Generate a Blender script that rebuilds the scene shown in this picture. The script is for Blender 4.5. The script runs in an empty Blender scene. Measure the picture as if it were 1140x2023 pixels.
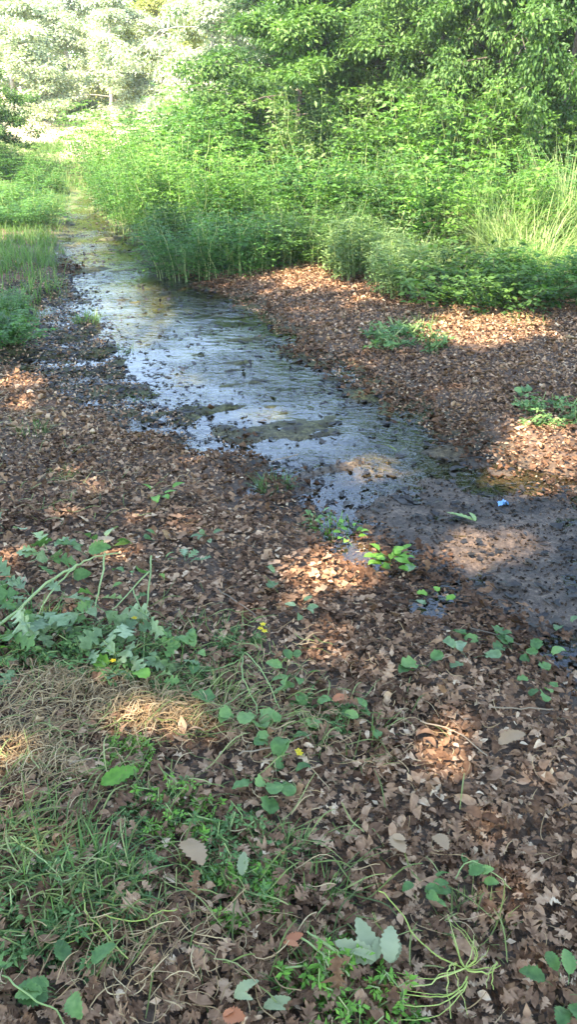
import bpy, math, random
import numpy as np
from mathutils import Vector, Matrix

# ------------------------------------------------------------------ camera
PITCH = math.radians(25.7); CAMH = 1.55; FOV = math.radians(62.0)
PW, PH = 1140, 2023
FP = (PH / 2) / math.tan(FOV / 2)
sc = bpy.context.scene
col = sc.collection
cam_d = bpy.data.cameras.new('camera'); cam = bpy.data.objects.new('camera', cam_d); col.objects.link(cam)
cam.location = (0, 0, CAMH); cam.rotation_euler = (math.pi / 2 - PITCH, 0, 0)
cam_d.sensor_fit = 'VERTICAL'; cam_d.angle = FOV; cam_d.clip_start = 0.05; cam_d.clip_end = 600
sc.camera = cam
# ------------------------------------------------------------------ sky, sun, exposure
SUN_EL = math.radians(54); SUN_AZ = math.atan2(-0.60, -0.80)
SUN = np.array([math.sin(SUN_AZ) * math.cos(SUN_EL), math.cos(SUN_AZ) * math.cos(SUN_EL), math.sin(SUN_EL)])
w = bpy.data.worlds.new('World'); sc.world = w; w.use_nodes = True
nt = w.node_tree; bg = nt.nodes['Background']
sky = nt.nodes.new('ShaderNodeTexSky'); sky.sky_type = 'NISHITA'; sky.sun_disc = False
sky.sun_elevation = SUN_EL; sky.sun_rotation = SUN_AZ; sky.air_density = 1.1; sky.dust_density = 0.2; sky.ozone_density = 4.8
nt.links.new(sky.outputs[0], bg.inputs[0]); bg.inputs[1].default_value = 0.15
sd_ = bpy.data.lights.new('sun', 'SUN'); sun = bpy.data.objects.new('sun', sd_); col.objects.link(sun)
sd_.energy = 3.3; sd_.angle = math.radians(0.53); sd_.color = (1.0, 0.975, 0.93)
sun.rotation_euler = Vector(SUN).to_track_quat('Z', 'Y').to_euler()
sun.location = (-8, -10, 20)
sc.view_settings.view_transform = 'Standard'; sc.view_settings.look = 'None'
sc.view_settings.gamma = 1.0; sc.view_settings.use_curve_mapping = False
sc.view_settings.exposure = 3.2
sc.view_settings.use_white_balance = True; sc.view_settings.white_balance_temperature = 8050; sc.view_settings.white_balance_tint = 14
VEIL = .0011
sc.render.engine = 'CYCLES'
cy = sc.cycles
cy.max_bounces = 7; cy.diffuse_bounces = 4; cy.glossy_bounces = 3; cy.transmission_bounces = 5
cy.transparent_max_bounces = 8; cy.caustics_reflective = False; cy.caustics_refractive = False
cy.sample_clamp_indirect = 6.0; cy.use_denoising = True

rng = np.random.default_rng(7)
random.seed(7)

# ------------------------------------------------------------------ pixel -> place
def ray(px, py):
    u = (px - PW / 2) / FP; v = (PH / 2 - py) / FP
    return np.array([u, math.cos(PITCH) + v * math.sin(PITCH), -math.sin(PITCH) + v * math.cos(PITCH)])
def at(px, py, z=0.0):
    d = ray(px, py); t = (z - CAMH) / d[2]
    return np.array([d[0] * t, d[1] * t, z])
def xat(px, Y, z=1.0):
    return (px - PW / 2) / FP * (Y * math.cos(PITCH) - (z - CAMH) * math.sin(PITCH))
def pix(x, y, z):                       # only used to rank pieces by how large they show
    dep = y * math.cos(PITCH) - (z - CAMH) * math.sin(PITCH)
    up = y * math.sin(PITCH) + (z - CAMH) * math.cos(PITCH)
    return PW / 2 + FP * x / dep, PH / 2 - FP * up / dep, dep

# ------------------------------------------------------------------ noise + terrain
def vnoise(x, y, seed=0):
    xi = np.floor(x).astype(np.int64); yi = np.floor(y).astype(np.int64)
    fx = x - xi; fy = y - yi
    fx = fx * fx * fx * (fx * (fx * 6 - 15) + 10); fy = fy * fy * fy * (fy * (fy * 6 - 15) + 10)
    def h(a, b):
        n = (a * 374761393 + b * 668265263 + seed * 974711) & 0xffffffff
        n = ((n ^ (n >> 13)) * 1274126177) & 0xffffffff
        return ((n ^ (n >> 16)) & 0xffff) / 65535.0
    return (h(xi, yi) * (1 - fx) + h(xi + 1, yi) * fx) * (1 - fy) + (h(xi, yi + 1) * (1 - fx) + h(xi + 1, yi + 1) * fx) * fy
def fbm(x, y, s, octv=3, seed=0):
    r = 0; a = 1; t = 0
    for i in range(octv):
        r = r + a * (vnoise(x / s, y / s, seed + i) - .5) * 2; t += a; a *= .5; s *= .5
    return r / t
LEFT = [(148, 378), (140, 390), (128, 420), (122, 450), (124, 500), (128, 560), (140, 610), (175, 660), (215, 720), (270, 790), (400, 862),
        (490, 912), (520, 960), (575, 1010), (660, 1058), (740, 1105), (830, 1160), (890, 1210), (970, 1262), (1070, 1312), (1180, 1370), (1350, 1480)]
RIGHT = [(163, 378), (176, 390), (212, 425), (262, 465), (322, 505), (362, 545), (440, 575), (520, 625), (590, 690), (660, 735), (740, 775),
         (830, 835), (920, 885), (1010, 925), (1100, 965), (1200, 990), (1400, 1050)]
POLY = np.array([at(*p)[:2] for p in LEFT + RIGHT[::-1]])
WETP = np.array([at(*p)[:2] for p in [(-60, 610), (50, 560), (128, 550), (160, 600), (230, 690), (300, 760), (420, 862), (380, 868), (270, 830), (160, 800), (70, 740), (-60, 700)]])
def sdist(x, y, P):
    d = np.full(x.shape, 1e9); ins = np.zeros(x.shape, bool)
    n = len(P)
    for i in range(n):
        ax, ay = P[i]; bx, by = P[(i + 1) % n]
        ex, ey = bx - ax, by - ay
        t = np.clip(((x - ax) * ex + (y - ay) * ey) / (ex * ex + ey * ey), 0, 1)
        d = np.minimum(d, (x - ax - t * ex) ** 2 + (y - ay - t * ey) ** 2)
        c = (ay > y) != (by > y)
        with np.errstate(divide='ignore', invalid='ignore'):
            xc = (bx - ax) * (y - ay) / (by - ay + 1e-12) + ax
        ins ^= c & (x < xc)
    d = np.sqrt(d)
    return np.where(ins, -d, d)
def sstep(a, b, v):
    t = np.clip((v - a) / (b - a), 0, 1); return t * t * (3 - 2 * t)
def terrain(x, y, fine=True):
    x = np.asarray(x, float); y = np.asarray(y, float)
    sd = sdist(x, y, POLY) + 0.10 * fbm(x, y, .45, 3, 5)
    wd = sdist(x, y, WETP)
    wet = 1 - sstep(-.05, .3, wd)
    far = np.clip((y - 4) / 10, 0, 1)
    z = np.where(sd < 0, -.030 * sstep(0, .3, -sd), .055 * sstep(0, .4, sd) + .05 * sstep(.3, 2.0, sd))
    z = z * (1 - wet * (sd > 0)) + wet * (sd > 0) * .008
    near = 1 - sstep(3.0, 4.1, y - .35 * (x - .6) + .25 * fbm(x, y, .8, 2, 44))
    z = z + np.where(sd < 0, near * .034 * sstep(0, .3, -sd), 0)
    z = z + np.where(sd < 0, (1 - near) * .036 * sstep(.18, .62, fbm(x * .9 + y * .45, (y - x * .45) * 3.2, .5, 3, 46)), 0)
    right = x > np.interp(y, [0, 3, 9, 16, 30], [2, 1.2, -1.0, -4.0, -7])
    z = z + np.where(right, .20, .12) * sstep(1.2, 6, sd) * (1 - wet)
    z = z + np.clip(np.log1p(np.exp((y - 22.0) * .9)) / .9, 0, 11) * .15
    n1 = fbm(x, y, 1.1, 3, 1); n2 = fbm(x, y, .22, 3, 2)
    inside = sd < 0
    amp = np.where(inside, .024 - .004 * near, .02) + wet * .045 * (sd > -.1) + .02 * np.exp(-(sd / .12) ** 2)
    z = z + .02 * n1 * np.where(inside, .5, 1) + amp * n2
    if fine:
        z = z + .006 * fbm(x, y, .05, 2, 3)
    return z
def gz(x, y):
    return float(terrain(np.array([x]), np.array([y]))[0])
def ground_at(px, py, off=0.0):
    p = at(px, py, .08)
    for _ in range(6):
        p = at(px, py, gz(p[0], p[1]) + off)
    return p

# ------------------------------------------------------------------ mesh helpers
def mesh_np(name, V, T, v=None, smooth=False):
    me = bpy.data.meshes.new(name)
    V = np.asarray(V, np.float32); T = np.asarray(T, np.int32)
    me.vertices.add(len(V)); me.vertices.foreach_set('co', V.ravel())
    me.loops.add(T.size); me.loops.foreach_set('vertex_index', T.ravel())
    me.polygons.add(len(T)); me.polygons.foreach_set('loop_start', np.arange(0, T.size, T.shape[1], dtype=np.int32))
    me.polygons.foreach_set('loop_total', np.full(len(T), T.shape[1], np.int32))
    if smooth: me.polygons.foreach_set('use_smooth', np.ones(len(T), bool))
    if v is not None:
        a = me.attributes.new('v', 'FLOAT', 'POINT'); a.data.foreach_set('value', np.asarray(v, np.float32))
    me.update(calc_edges=True)
    return me
def link(name, me, mat=None, parent=None, loc=None):
    o = bpy.data.objects.new(name, me); col.objects.link(o)
    if mat is not None and me is not None and not me.materials: me.materials.append(mat)
    if parent is not None: o.parent = parent
    if loc is not None: o.location = loc
    return o
def tag(o, label=None, cat=None, group=None, kind=None):
    if label: o['label'] = label
    if cat: o['category'] = cat
    if group: o['group'] = group
    if kind: o['kind'] = kind
    return o
def empty(name, loc=(0, 0, 0)):
    o = bpy.data.objects.new(name, None); o.empty_display_size = .1; col.objects.link(o); o.location = loc
    return o
def copy_tree(o, parent=None):
    c = o.copy(); col.objects.link(c); c.parent = parent
    for ch in list(o.children): copy_tree(ch, c)
    return c
class Acc:
    """collects triangles"""
    def __init__(s): s.V = []; s.T = []; s.v = []; s.n = 0
    def add(s, V, T, v):
        s.V.append(np.asarray(V)); s.T.append(np.asarray(T) + s.n); s.v.append(np.broadcast_to(v, (len(V),))); s.n += len(V)
    def mesh(s, name, smooth=False):
        return mesh_np(name, np.concatenate(s.V), np.concatenate(s.T), np.concatenate(s.v), smooth)
def tube(acc, P, R, v=.5, k=5):
    P = np.asarray(P, float); n = len(P); R = np.broadcast_to(R, (n,))
    tan = np.gradient(P, axis=0); tan /= np.linalg.norm(tan, axis=1)[:, None] + 1e-9
    ref = np.array([0.3, 0.9, 0.2]) if abs(tan[0][2]) > .8 else np.array([0, 0, 1.])
    a = np.cross(tan, ref); a /= np.linalg.norm(a, axis=1)[:, None] + 1e-9
    b = np.cross(tan, a)
    th = np.arange(k) * 2 * math.pi / k
    V = (P[:, None] + R[:, None, None] * (np.cos(th)[None, :, None] * a[:, None] + np.sin(th)[None, :, None] * b[:, None])).reshape(-1, 3)
    T = []
    for i in range(n - 1):
        for j in range(k):
            q = i * k + j; r = i * k + (j + 1) % k
            T += [(q, r, q + k), (r, r + k, q + k)]
    acc.add(V, np.array(T), v)
def frames(D, roll):
    """per-leaf frames: D = direction (N,3), roll about it; returns X (along), Y (across), Z (normal)"""
    D = D / (np.linalg.norm(D, axis=1)[:, None] + 1e-9)
    up = np.tile([0, 0, 1.], (len(D), 1)); bad = np.abs(D[:, 2]) > .97; up[bad] = [0, 1, 0]
    S = np.cross(up, D); S /= np.linalg.norm(S, axis=1)[:, None]
    N = np.cross(D, S)
    c = np.cos(roll)[:, None]; s = np.sin(roll)[:, None]
    return D, S * c + N * s, -S * s + N * c
def scatter(acc, TV, TT, P, D, roll, L, v, W=None):
    """many copies of a template leaf (x along, y across, z normal)"""
    X, Y, Z = frames(D, roll); W = L if W is None else W
    V = P[:, None] + TV[None, :, 0, None] * (X * L[:, None])[:, None] + TV[None, :, 1, None] * (Y * W[:, None])[:, None] + TV[None, :, 2, None] * (Z * L[:, None])[:, None]
    n, k = len(P), len(TV)
    T = (TT[None] + (np.arange(n) * k)[:, None, None]).reshape(-1, 3)
    acc.add(V.reshape(-1, 3), T, np.repeat(v, k))
def strip(stations, widths, fold=.12, curl=0.0, twist=0., asym=0., rg=None, wav=0.):
    """leaf as left / midrib / right rows; x along 0..1"""
    V = []; T = []
    for i, (s, wd) in enumerate(zip(stations, widths)):
        z = -curl * (s - .5) ** 2 * 4 + curl
        a = twist * (s - .5)
        wl = wd * (1 + asym * (rg.normal() if rg is not None else 0)); wr = wd * (1 + asym * (rg.normal() if rg is not None else 0))
        dz1 = wav * rg.normal() if rg is not None else 0; dz2 = wav * rg.normal() if rg is not None else 0
        sw = .10 * wd
        V += [(s + sw, wl * math.cos(a), z + fold * wl + wl * math.sin(a) + dz1), (s, 0, z), (s + sw, -wr * math.cos(a), z + fold * wr - wr * math.sin(a) + dz2)]
    for i in range(len(stations) - 1):
        b = i * 3
        T += [(b, b + 1, b + 3), (b + 1, b + 4, b + 3), (b + 1, b + 2, b + 4), (b + 2, b + 5, b + 4)]
    return np.array(V), np.array(T)
def oak(rg, hi=True):
    if hi:
        s = np.array([-.16, .0, .07, .13, .2, .26, .31, .38, .46, .51, .56, .63, .70, .75, .80, .87, .94, 1.0])
        wd = np.array([.012, .014, .06, .16, .18, .09, .11, .27, .28, .13, .14, .31, .29, .15, .15, .21, .15, .03])
    else:
        s = np.array([-.05, .16, .28, .42, .53, .68, .84, 1.0]); wd = np.array([.015, .18, .09, .28, .13, .30, .19, .03])
    return strip(s, wd, fold=rg.uniform(-.2, .8), curl=rg.uniform(-.22, .25), twist=rg.uniform(-1.1, 1.1), asym=.28, rg=rg, wav=.045)
def smooth_leaf(rg=None, wide=.22, n=7, fold=.15, curl=.1):
    s = np.linspace(0, 1, n); wd = wide * np.sin(np.pi * s ** .8) ** .8 + .004
    return strip(s, wd, fold=fold, curl=curl, asym=.08 if rg is not None else 0, rg=rg, wav=.012 if rg is not None else 0)
DIAM = (np.array([(0, 0, 0), (.42, .27, .05), (.42, -.27, .05), (1, 0, -.06)]), np.array([(0, 1, 3), (0, 3, 2)]))
LEAF6 = (np.array([(0, 0, 0), (.3, .26, .06), (.3, -.26, .06), (.68, .2, .03), (.68, -.2, .03), (1, 0, -.08), (.5, 0, 0)]),
         np.array([(0, 1, 6), (1, 3, 6), (3, 5, 6), (5, 4, 6), (4, 2, 6), (2, 0, 6)]))

# ------------------------------------------------------------------ materials
def ramp(nt, stops, fac):
    r = nt.nodes.new('ShaderNodeValToRGB'); e = r.color_ramp.elements
    e[0].position, e[0].color = stops[0][0], (*stops[0][1], 1)
    e[1].position, e[1].color = stops[-1][0], (*stops[-1][1], 1)
    for p, c in stops[1:-1]:
        n = e.new(p); n.color = (*c, 1)
    nt.links.new(fac, r.inputs[0]); return r.outputs[0]
def leaf_mat(name, stops, trans=.35, rough=.55, spec=.25, noise=18, tcol=1.5, objvar=.12, namp=.5):
    m = bpy.data.materials.new(name); m.use_nodes = True; nt = m.node_tree; N = nt.nodes; Lk = nt.links
    p = N['Principled BSDF']; out = N['Material Output']
    at_ = N.new('ShaderNodeAttribute'); at_.attribute_name = 'v'
    oi = N.new('ShaderNodeObjectInfo')
    tc = N.new('ShaderNodeNewGeometry')
    nz = N.new('ShaderNodeTexNoise'); nz.inputs['Scale'].default_value = noise; nz.inputs['Detail'].default_value = 4
    Lk.new(tc.outputs['Position'], nz.inputs['Vector'])
    a = N.new('ShaderNodeMath'); a.operation = 'MULTIPLY_ADD'; Lk.new(nz.outputs[0], a.inputs[0]); a.inputs[1].default_value = namp; a.inputs[2].default_value = -namp / 2
    b = N.new('ShaderNodeMath'); b.operation = 'ADD'; Lk.new(a.outputs[0], b.inputs[0]); Lk.new(at_.outputs['Fac'], b.inputs[1])
    c = N.new('ShaderNodeMath'); c.operation = 'MULTIPLY_ADD'; Lk.new(oi.outputs['Random'], c.inputs[0]); c.inputs[1].default_value = objvar * 2; c.inputs[2].default_value = -objvar
    d = N.new('ShaderNodeMath'); d.operation = 'ADD'; Lk.new(b.outputs[0], d.inputs[0]); Lk.new(c.outputs[0], d.inputs[1])
    colr = ramp(nt, stops, d.outputs[0])
    Lk.new(colr, p.inputs['Base Color']); p.inputs['Roughness'].default_value = rough; p.inputs['Specular IOR Level'].default_value = spec
    if trans > 0:
        t = N.new('ShaderNodeBsdfTranslucent'); mx = N.new('ShaderNodeMixShader'); mx.inputs[0].default_value = trans
        mul = N.new('ShaderNodeMix'); mul.data_type = 'RGBA'; mul.blend_type = 'MULTIPLY'; mul.inputs[0].default_value = 1
        Lk.new(colr, mul.inputs[6]); mul.inputs[7].default_value = (.95 * tcol, 1.1 * tcol, .6 * tcol, 1)
        Lk.new(mul.outputs[2], t.inputs[0])
        Lk.new(p.outputs[0], mx.inputs[1]); Lk.new(t.outputs[0], mx.inputs[2]); Lk.new(mx.outputs[0], out.inputs[0])
    return m
M = {}
M['litter'] = leaf_mat('fallen_leaf', [(0, (.040, .019, .010)), (.3, (.15, .077, .042)), (.6, (.30, .168, .094)), (.85, (.45, .285, .17)), (1, (.60, .44, .28))], trans=.12, rough=.75, spec=.08, noise=75, tcol=1, objvar=.04, namp=.6)
M['orange'] = leaf_mat('orange_leaf', [(0, (.30, .09, .035)), (1, (.48, .18, .08))], trans=.2, rough=.55, tcol=1)
M['soaked'] = leaf_mat('soaked_leaf', [(0, (.007, .006, .005)), (.5, (.020, .015, .011)), (1, (.06, .045, .028))], trans=0, rough=.5, spec=.25, noise=30)
M['mudbits'] = leaf_mat('mud_bits', [(0, (.016, .013, .011)), (.5, (.040, .027, .018)), (1, (.15, .10, .066))], trans=0, rough=.8, spec=.1, noise=30)
M['tan'] = leaf_mat('tan_leaf', [(0, (.22, .13, .065)), (1, (.40, .26, .145))], noise=25, trans=.15, tcol=1)
M['straw'] = leaf_mat('straw', [(0, (.16, .095, .04)), (.5, (.36, .23, .11)), (1, (.54, .40, .22))], trans=.2, rough=.6, tcol=1)
M['greenstraw'] = leaf_mat('green_straw', [(0, (.055, .08, .018)), (.5, (.16, .20, .05)), (1, (.36, .36, .14))], trans=.25, rough=.55, tcol=1)
M['bush'] = leaf_mat('bush_leaf', [(0, (.018, .055, .014)), (.4, (.046, .13, .026)), (.75, (.085, .20, .038)), (1, (.15, .28, .06))], noise=3.0)
M['bushy'] = leaf_mat('bright_bush_leaf', [(0, (.03, .08, .016)), (.4, (.066, .16, .028)), (.8, (.12, .25, .045)), (1, (.20, .33, .08))], noise=3.0)
M['bushdark'] = leaf_mat('dark_bush_leaf', [(0, (.016, .045, .010)), (.5, (.042, .10, .02)), (1, (.095, .18, .035))], noise=3.0)
M['bushgrey'] = leaf_mat('grey_green_leaf', [(0, (.045, .09, .03)), (.5, (.10, .17, .055)), (1, (.19, .27, .10))], noise=3.0)
M['grass'] = leaf_mat('grass_blade', [(0, (.03, .07, .014)), (.5, (.08, .155, .034)), (.9, (.13, .21, .055)), (1, (.25, .28, .11))], noise=2.0)
M['palegrass'] = leaf_mat('pale_grass_blade', [(0, (.10, .16, .05)), (.5, (.24, .33, .12)), (1, (.48, .52, .28))], noise=2.0)
M['glareleaf'] = leaf_mat('glare_leaf', [(0, (.14, .19, .10)), (.4, (.36, .42, .28)), (1, (.64, .68, .54))], noise=1.2, trans=.3, tcol=1.1)  # sunlit overexposure of the far trees put into the leaf colour
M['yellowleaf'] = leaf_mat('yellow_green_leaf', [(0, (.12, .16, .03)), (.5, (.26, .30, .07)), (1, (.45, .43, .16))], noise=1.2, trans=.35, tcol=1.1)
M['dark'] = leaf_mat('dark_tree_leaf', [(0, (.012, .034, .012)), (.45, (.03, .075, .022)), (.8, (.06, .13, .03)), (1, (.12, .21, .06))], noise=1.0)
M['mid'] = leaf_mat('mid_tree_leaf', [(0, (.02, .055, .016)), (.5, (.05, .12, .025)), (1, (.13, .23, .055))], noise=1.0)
M['weed'] = leaf_mat('weed_leaf', [(0, (.034, .085, .022)), (.5, (.08, .17, .045)), (1, (.165, .27, .08))], noise=70, namp=1.1, trans=.25, tcol=1.2)
M['weedbright'] = leaf_mat('bright_weed_leaf', [(0, (.06, .16, .02)), (.5, (.12, .28, .035)), (1, (.20, .38, .06))], noise=70, namp=1.1, trans=.3, tcol=1.2)
M['weedblue'] = leaf_mat('wilted_leaf', [(0, (.06, .11, .04)), (.5, (.13, .20, .085)), (1, (.27, .34, .18))], noise=70, namp=1.1, trans=.2, tcol=1.1)
M['palewhite'] = leaf_mat('pale_leaf_underside', [(0, (.14, .17, .075)), (.5, (.24, .265, .13)), (1, (.38, .39, .22))], noise=30, trans=.2, tcol=1)
M['stalk'] = leaf_mat('green_stalk', [(0, (.10, .17, .05)), (.5, (.22, .30, .10)), (1, (.38, .43, .18))], noise=12, trans=.1, rough=.4, tcol=1)
M['stalkyellow'] = leaf_mat('yellow_stalk', [(0, (.17, .22, .04)), (.5, (.30, .36, .08)), (1, (.45, .48, .16))], noise=12, trans=.1, rough=.4, tcol=1)
M['petal'] = leaf_mat('yellow_petal', [(0, (.60, .42, .02)), (1, (.80, .62, .05))], noise=30, trans=.25, tcol=1)
M['twig'] = leaf_mat('twig', [(0, (.04, .03, .02)), (.5, (.12, .09, .06)), (1, (.28, .22, .16))], noise=20, trans=0, rough=.7)
M['dry'] = leaf_mat('dry_wood', [(0, (.16, .115, .07)), (1, (.34, .25, .16))], noise=20, trans=0, rough=.7)
M['bark'] = leaf_mat('bark', [(0, (.03, .024, .018)), (.5, (.09, .075, .06)), (1, (.2, .17, .14))], noise=9, trans=0, rough=.85)
M['palebark'] = leaf_mat('pale_bark', [(0, (.25, .22, .18)), (1, (.5, .46, .38))], noise=9, trans=0, rough=.8)

def ground_mat():
    m = bpy.data.materials.new('forest_soil'); m.use_nodes = True; nt = m.node_tree; N = nt.nodes; L = nt.links
    p = N['Principled BSDF']; g = N.new('ShaderNodeNewGeometry'); sp = N.new('ShaderNodeSeparateXYZ'); L.new(g.outputs['Position'], sp.inputs[0])
    def noise(s, d=6, r=.6):
        n = N.new('ShaderNodeTexNoise'); n.inputs['Scale'].default_value = s; n.inputs['Detail'].default_value = d; n.inputs['Roughness'].default_value = r
        L.new(g.outputs['Position'], n.inputs['Vector']); return n.outputs[0]
    def mr(val, a, b):
        r = N.new('ShaderNodeMapRange'); r.interpolation_type = 'SMOOTHSTEP'; r.inputs[1].default_value = a; r.inputs[2].default_value = b; L.new(val, r.inputs[0]); return r.outputs[0]
    def mix(f, a, b):
        x = N.new('ShaderNodeMix'); x.data_type = 'RGBA'; L.new(f, x.inputs[0])
        for s, v in ((6, a), (7, b)):
            if isinstance(v, tuple): x.inputs[s].default_value = (*v, 1)
            else: L.new(v, x.inputs[s])
        return x.outputs[2]
    fine = noise(55, 8, .7); mid = noise(6)
    soil = ramp(nt, [(.25, (.03, .018, .011)), (.5, (.095, .058, .036)), (.75, (.20, .13, .08))], fine)
    bed0 = ramp(nt, [(.3, (.022, .015, .010)), (.5, (.075, .050, .033)), (.72, (.19, .13, .085))], fine)
    bed1 = ramp(nt, [(.3, (.010, .010, .004)), (.5, (.052, .050, .014)), (.72, (.16, .15, .045))], fine)
    bed = mix(mr(sp.outputs['Y'], 3.4, 4.6), bed0, bed1)
    at_ = N.new('ShaderNodeAttribute'); at_.attribute_name = 'wet'
    c = mix(at_.outputs['Fac'], soil, mix(mr(mid, .3, .55), (.022, .017, .012), bed))
    nz = noise(.5, 4)
    far = N.new('ShaderNodeMath'); far.operation = 'MULTIPLY_ADD'; L.new(nz, far.inputs[0]); far.inputs[1].default_value = 4; L.new(sp.outputs['Y'], far.inputs[2])
    grassy = ramp(nt, [(.3, (.035, .05, .014)), (.5, (.085, .10, .03)), (.7, (.17, .16, .07))], fine)
    c = mix(mr(far.outputs[0], 12.5, 16), c, grassy)
    straw = ramp(nt, [(.3, (.38, .31, .18)), (.7, (.62, .54, .36))], fine)
    c = mix(mr(far.outputs[0], 22.5, 25.5), c, straw)
    L.new(c, p.inputs['Base Color'])
    rr = N.new('ShaderNodeMapRange'); L.new(at_.outputs['Fac'], rr.inputs[0]); rr.inputs[3].default_value = .9; rr.inputs[4].default_value = .7; L.new(rr.outputs[0], p.inputs['Roughness'])
    p.inputs['Specular IOR Level'].default_value = .3
    b = N.new('ShaderNodeBump'); b.inputs['Strength'].default_value = .7; b.inputs['Distance'].default_value = .012; L.new(fine, b.inputs['Height']); L.new(b.outputs[0], p.inputs['Normal'])
    return m
def water_mat():
    m = bpy.data.materials.new('stream_water'); m.use_nodes = True; nt = m.node_tree; N = nt.nodes; L = nt.links
    N.remove(N['Principled BSDF']); out = N['Material Output']
    g = N.new('ShaderNodeNewGeometry')
    mp = N.new('ShaderNodeMapping'); mp.inputs['Rotation'].default_value = (0, 0, math.radians(25)); mp.inputs['Scale'].default_value = (1, 1.7, 1)
    L.new(g.outputs['Position'], mp.inputs[0])
    n1 = N.new('ShaderNodeTexNoise'); n1.inputs['Scale'].default_value = 9; n1.inputs['Detail'].default_value = 3; L.new(mp.outputs[0], n1.inputs['Vector'])
    n2 = N.new('ShaderNodeTexNoise'); n2.inputs['Scale'].default_value = 32; n2.inputs['Detail'].default_value = 2; L.new(mp.outputs[0], n2.inputs['Vector'])
    b1 = N.new('ShaderNodeBump'); b1.inputs['Strength'].default_value = 1; b1.inputs['Distance'].default_value = .011; L.new(n1.outputs[0], b1.inputs['Height'])
    b2 = N.new('ShaderNodeBump'); b2.inputs['Strength'].default_value = 1; b2.inputs['Distance'].default_value = .0035; L.new(n2.outputs[0], b2.inputs['Height']); L.new(b1.outputs[0], b2.inputs['Normal'])
    fr = N.new('ShaderNodeFresnel'); fr.inputs[0].default_value = 1.52; L.new(b2.outputs[0], fr.inputs[1])
    gl = N.new('ShaderNodeBsdfGlossy'); gl.inputs['Roughness'].default_value = .04; L.new(b2.outputs[0], gl.inputs['Normal'])
    tr = N.new('ShaderNodeBsdfTransparent'); tr.inputs[0].default_value = (.86, .86, .74, 1)
    nm = N.new('ShaderNodeTexNoise'); nm.inputs['Scale'].default_value = 1.3; nm.inputs['Detail'].default_value = 2; L.new(g.outputs['Position'], nm.inputs['Vector'])
    mrr = N.new('ShaderNodeMapRange'); mrr.interpolation_type = 'SMOOTHSTEP'; L.new(nm.outputs[0], mrr.inputs[0]); mrr.inputs[1].default_value = .42; mrr.inputs[2].default_value = .62; mrr.inputs[3].default_value = .25; mrr.inputs[4].default_value = 1.0
    L.new(mrr.outputs[0], b1.inputs['Strength']); L.new(mrr.outputs[0], b2.inputs['Strength'])
    mx = N.new('ShaderNodeMixShader'); L.new(fr.outputs[0], mx.inputs[0]); L.new(tr.outputs[0], mx.inputs[1]); L.new(gl.outputs[0], mx.inputs[2])
    L.new(mx.outputs[0], out.inputs[0])
    return m

# ------------------------------------------------------------------ ground and water
def spaced(a, b, n, k):
    u = np.linspace(0, 1, n); return a + (b - a) * (np.exp(k * u) - 1) / (math.exp(k) - 1)
side = 4.2 + spaced(0, 90, 60, 6.0)[1:]
xs = np.concatenate([-side[::-1], np.linspace(-4.2, 4.2, 246), side])
ys = np.concatenate([-spaced(0, 60, 40, 5.0)[::-1] + .6, np.arange(.62, 3.0, .024), np.arange(3.0, 9.5, .036), 9.5 + spaced(0, 150, 100, 6.0)])
GX, GY = np.meshgrid(xs, ys)
Z = terrain(GX.ravel(), GY.ravel()).reshape(GX.shape)
def grid_faces(ny, nx):
    i = np.arange(ny * nx).reshape(ny, nx)
    return np.stack([i[:-1, :-1].ravel(), i[:-1, 1:].ravel(), i[1:, 1:].ravel(), i[1:, :-1].ravel()], 1)
me = mesh_np('ground', np.stack([GX.ravel(), GY.ravel(), Z.ravel()], 1), grid_faces(len(ys), len(xs)), smooth=True)
sdg = np.minimum(sdist(GX.ravel(), GY.ravel(), POLY), sdist(GX.ravel(), GY.ravel(), WETP) + .05)
wet = 1 - sstep(.0, .16, sdg + .12 * fbm(GX.ravel(), GY.ravel(), .3, 2, 9))
wet = np.maximum(wet, 1 - sstep(.0, .03, Z.ravel()))
a = me.attributes.new('wet', 'FLOAT', 'POINT'); a.data.foreach_set('value', wet.astype(np.float32))
ground = tag(link('ground', me, ground_mat()), kind='structure')
ground['label'] = 'brown forest floor of mud and soil under leaf litter'

wx = np.arange(-6.5, 4.0, .045); wy = np.concatenate([np.arange(1.4, 8, .045), np.arange(8, 17.5, .12)])
WX, WY = np.meshgrid(wx, wy)
sdw = np.minimum(sdist(WX.ravel(), WY.ravel(), POLY), sdist(WX.ravel(), WY.ravel(), WETP)).reshape(WX.shape)
F = grid_faces(len(wy), len(wx))
keep = sdw.ravel()[F].min(1) < .22
F = F[keep]; used = np.unique(F); remap = np.full(WX.size, -1); remap[used] = np.arange(len(used))
WZ = .003 * fbm(WX.ravel() * 1.0, WY.ravel() * 1.6, .22, 3, 31)
me = mesh_np('water', np.stack([WX.ravel(), WY.ravel(), WZ], 1)[used], remap[F], smooth=True)
water = tag(link('water', me, water_mat()), kind='structure')
water['label'] = 'shallow rippling stream reflecting the pale blue sky'

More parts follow.
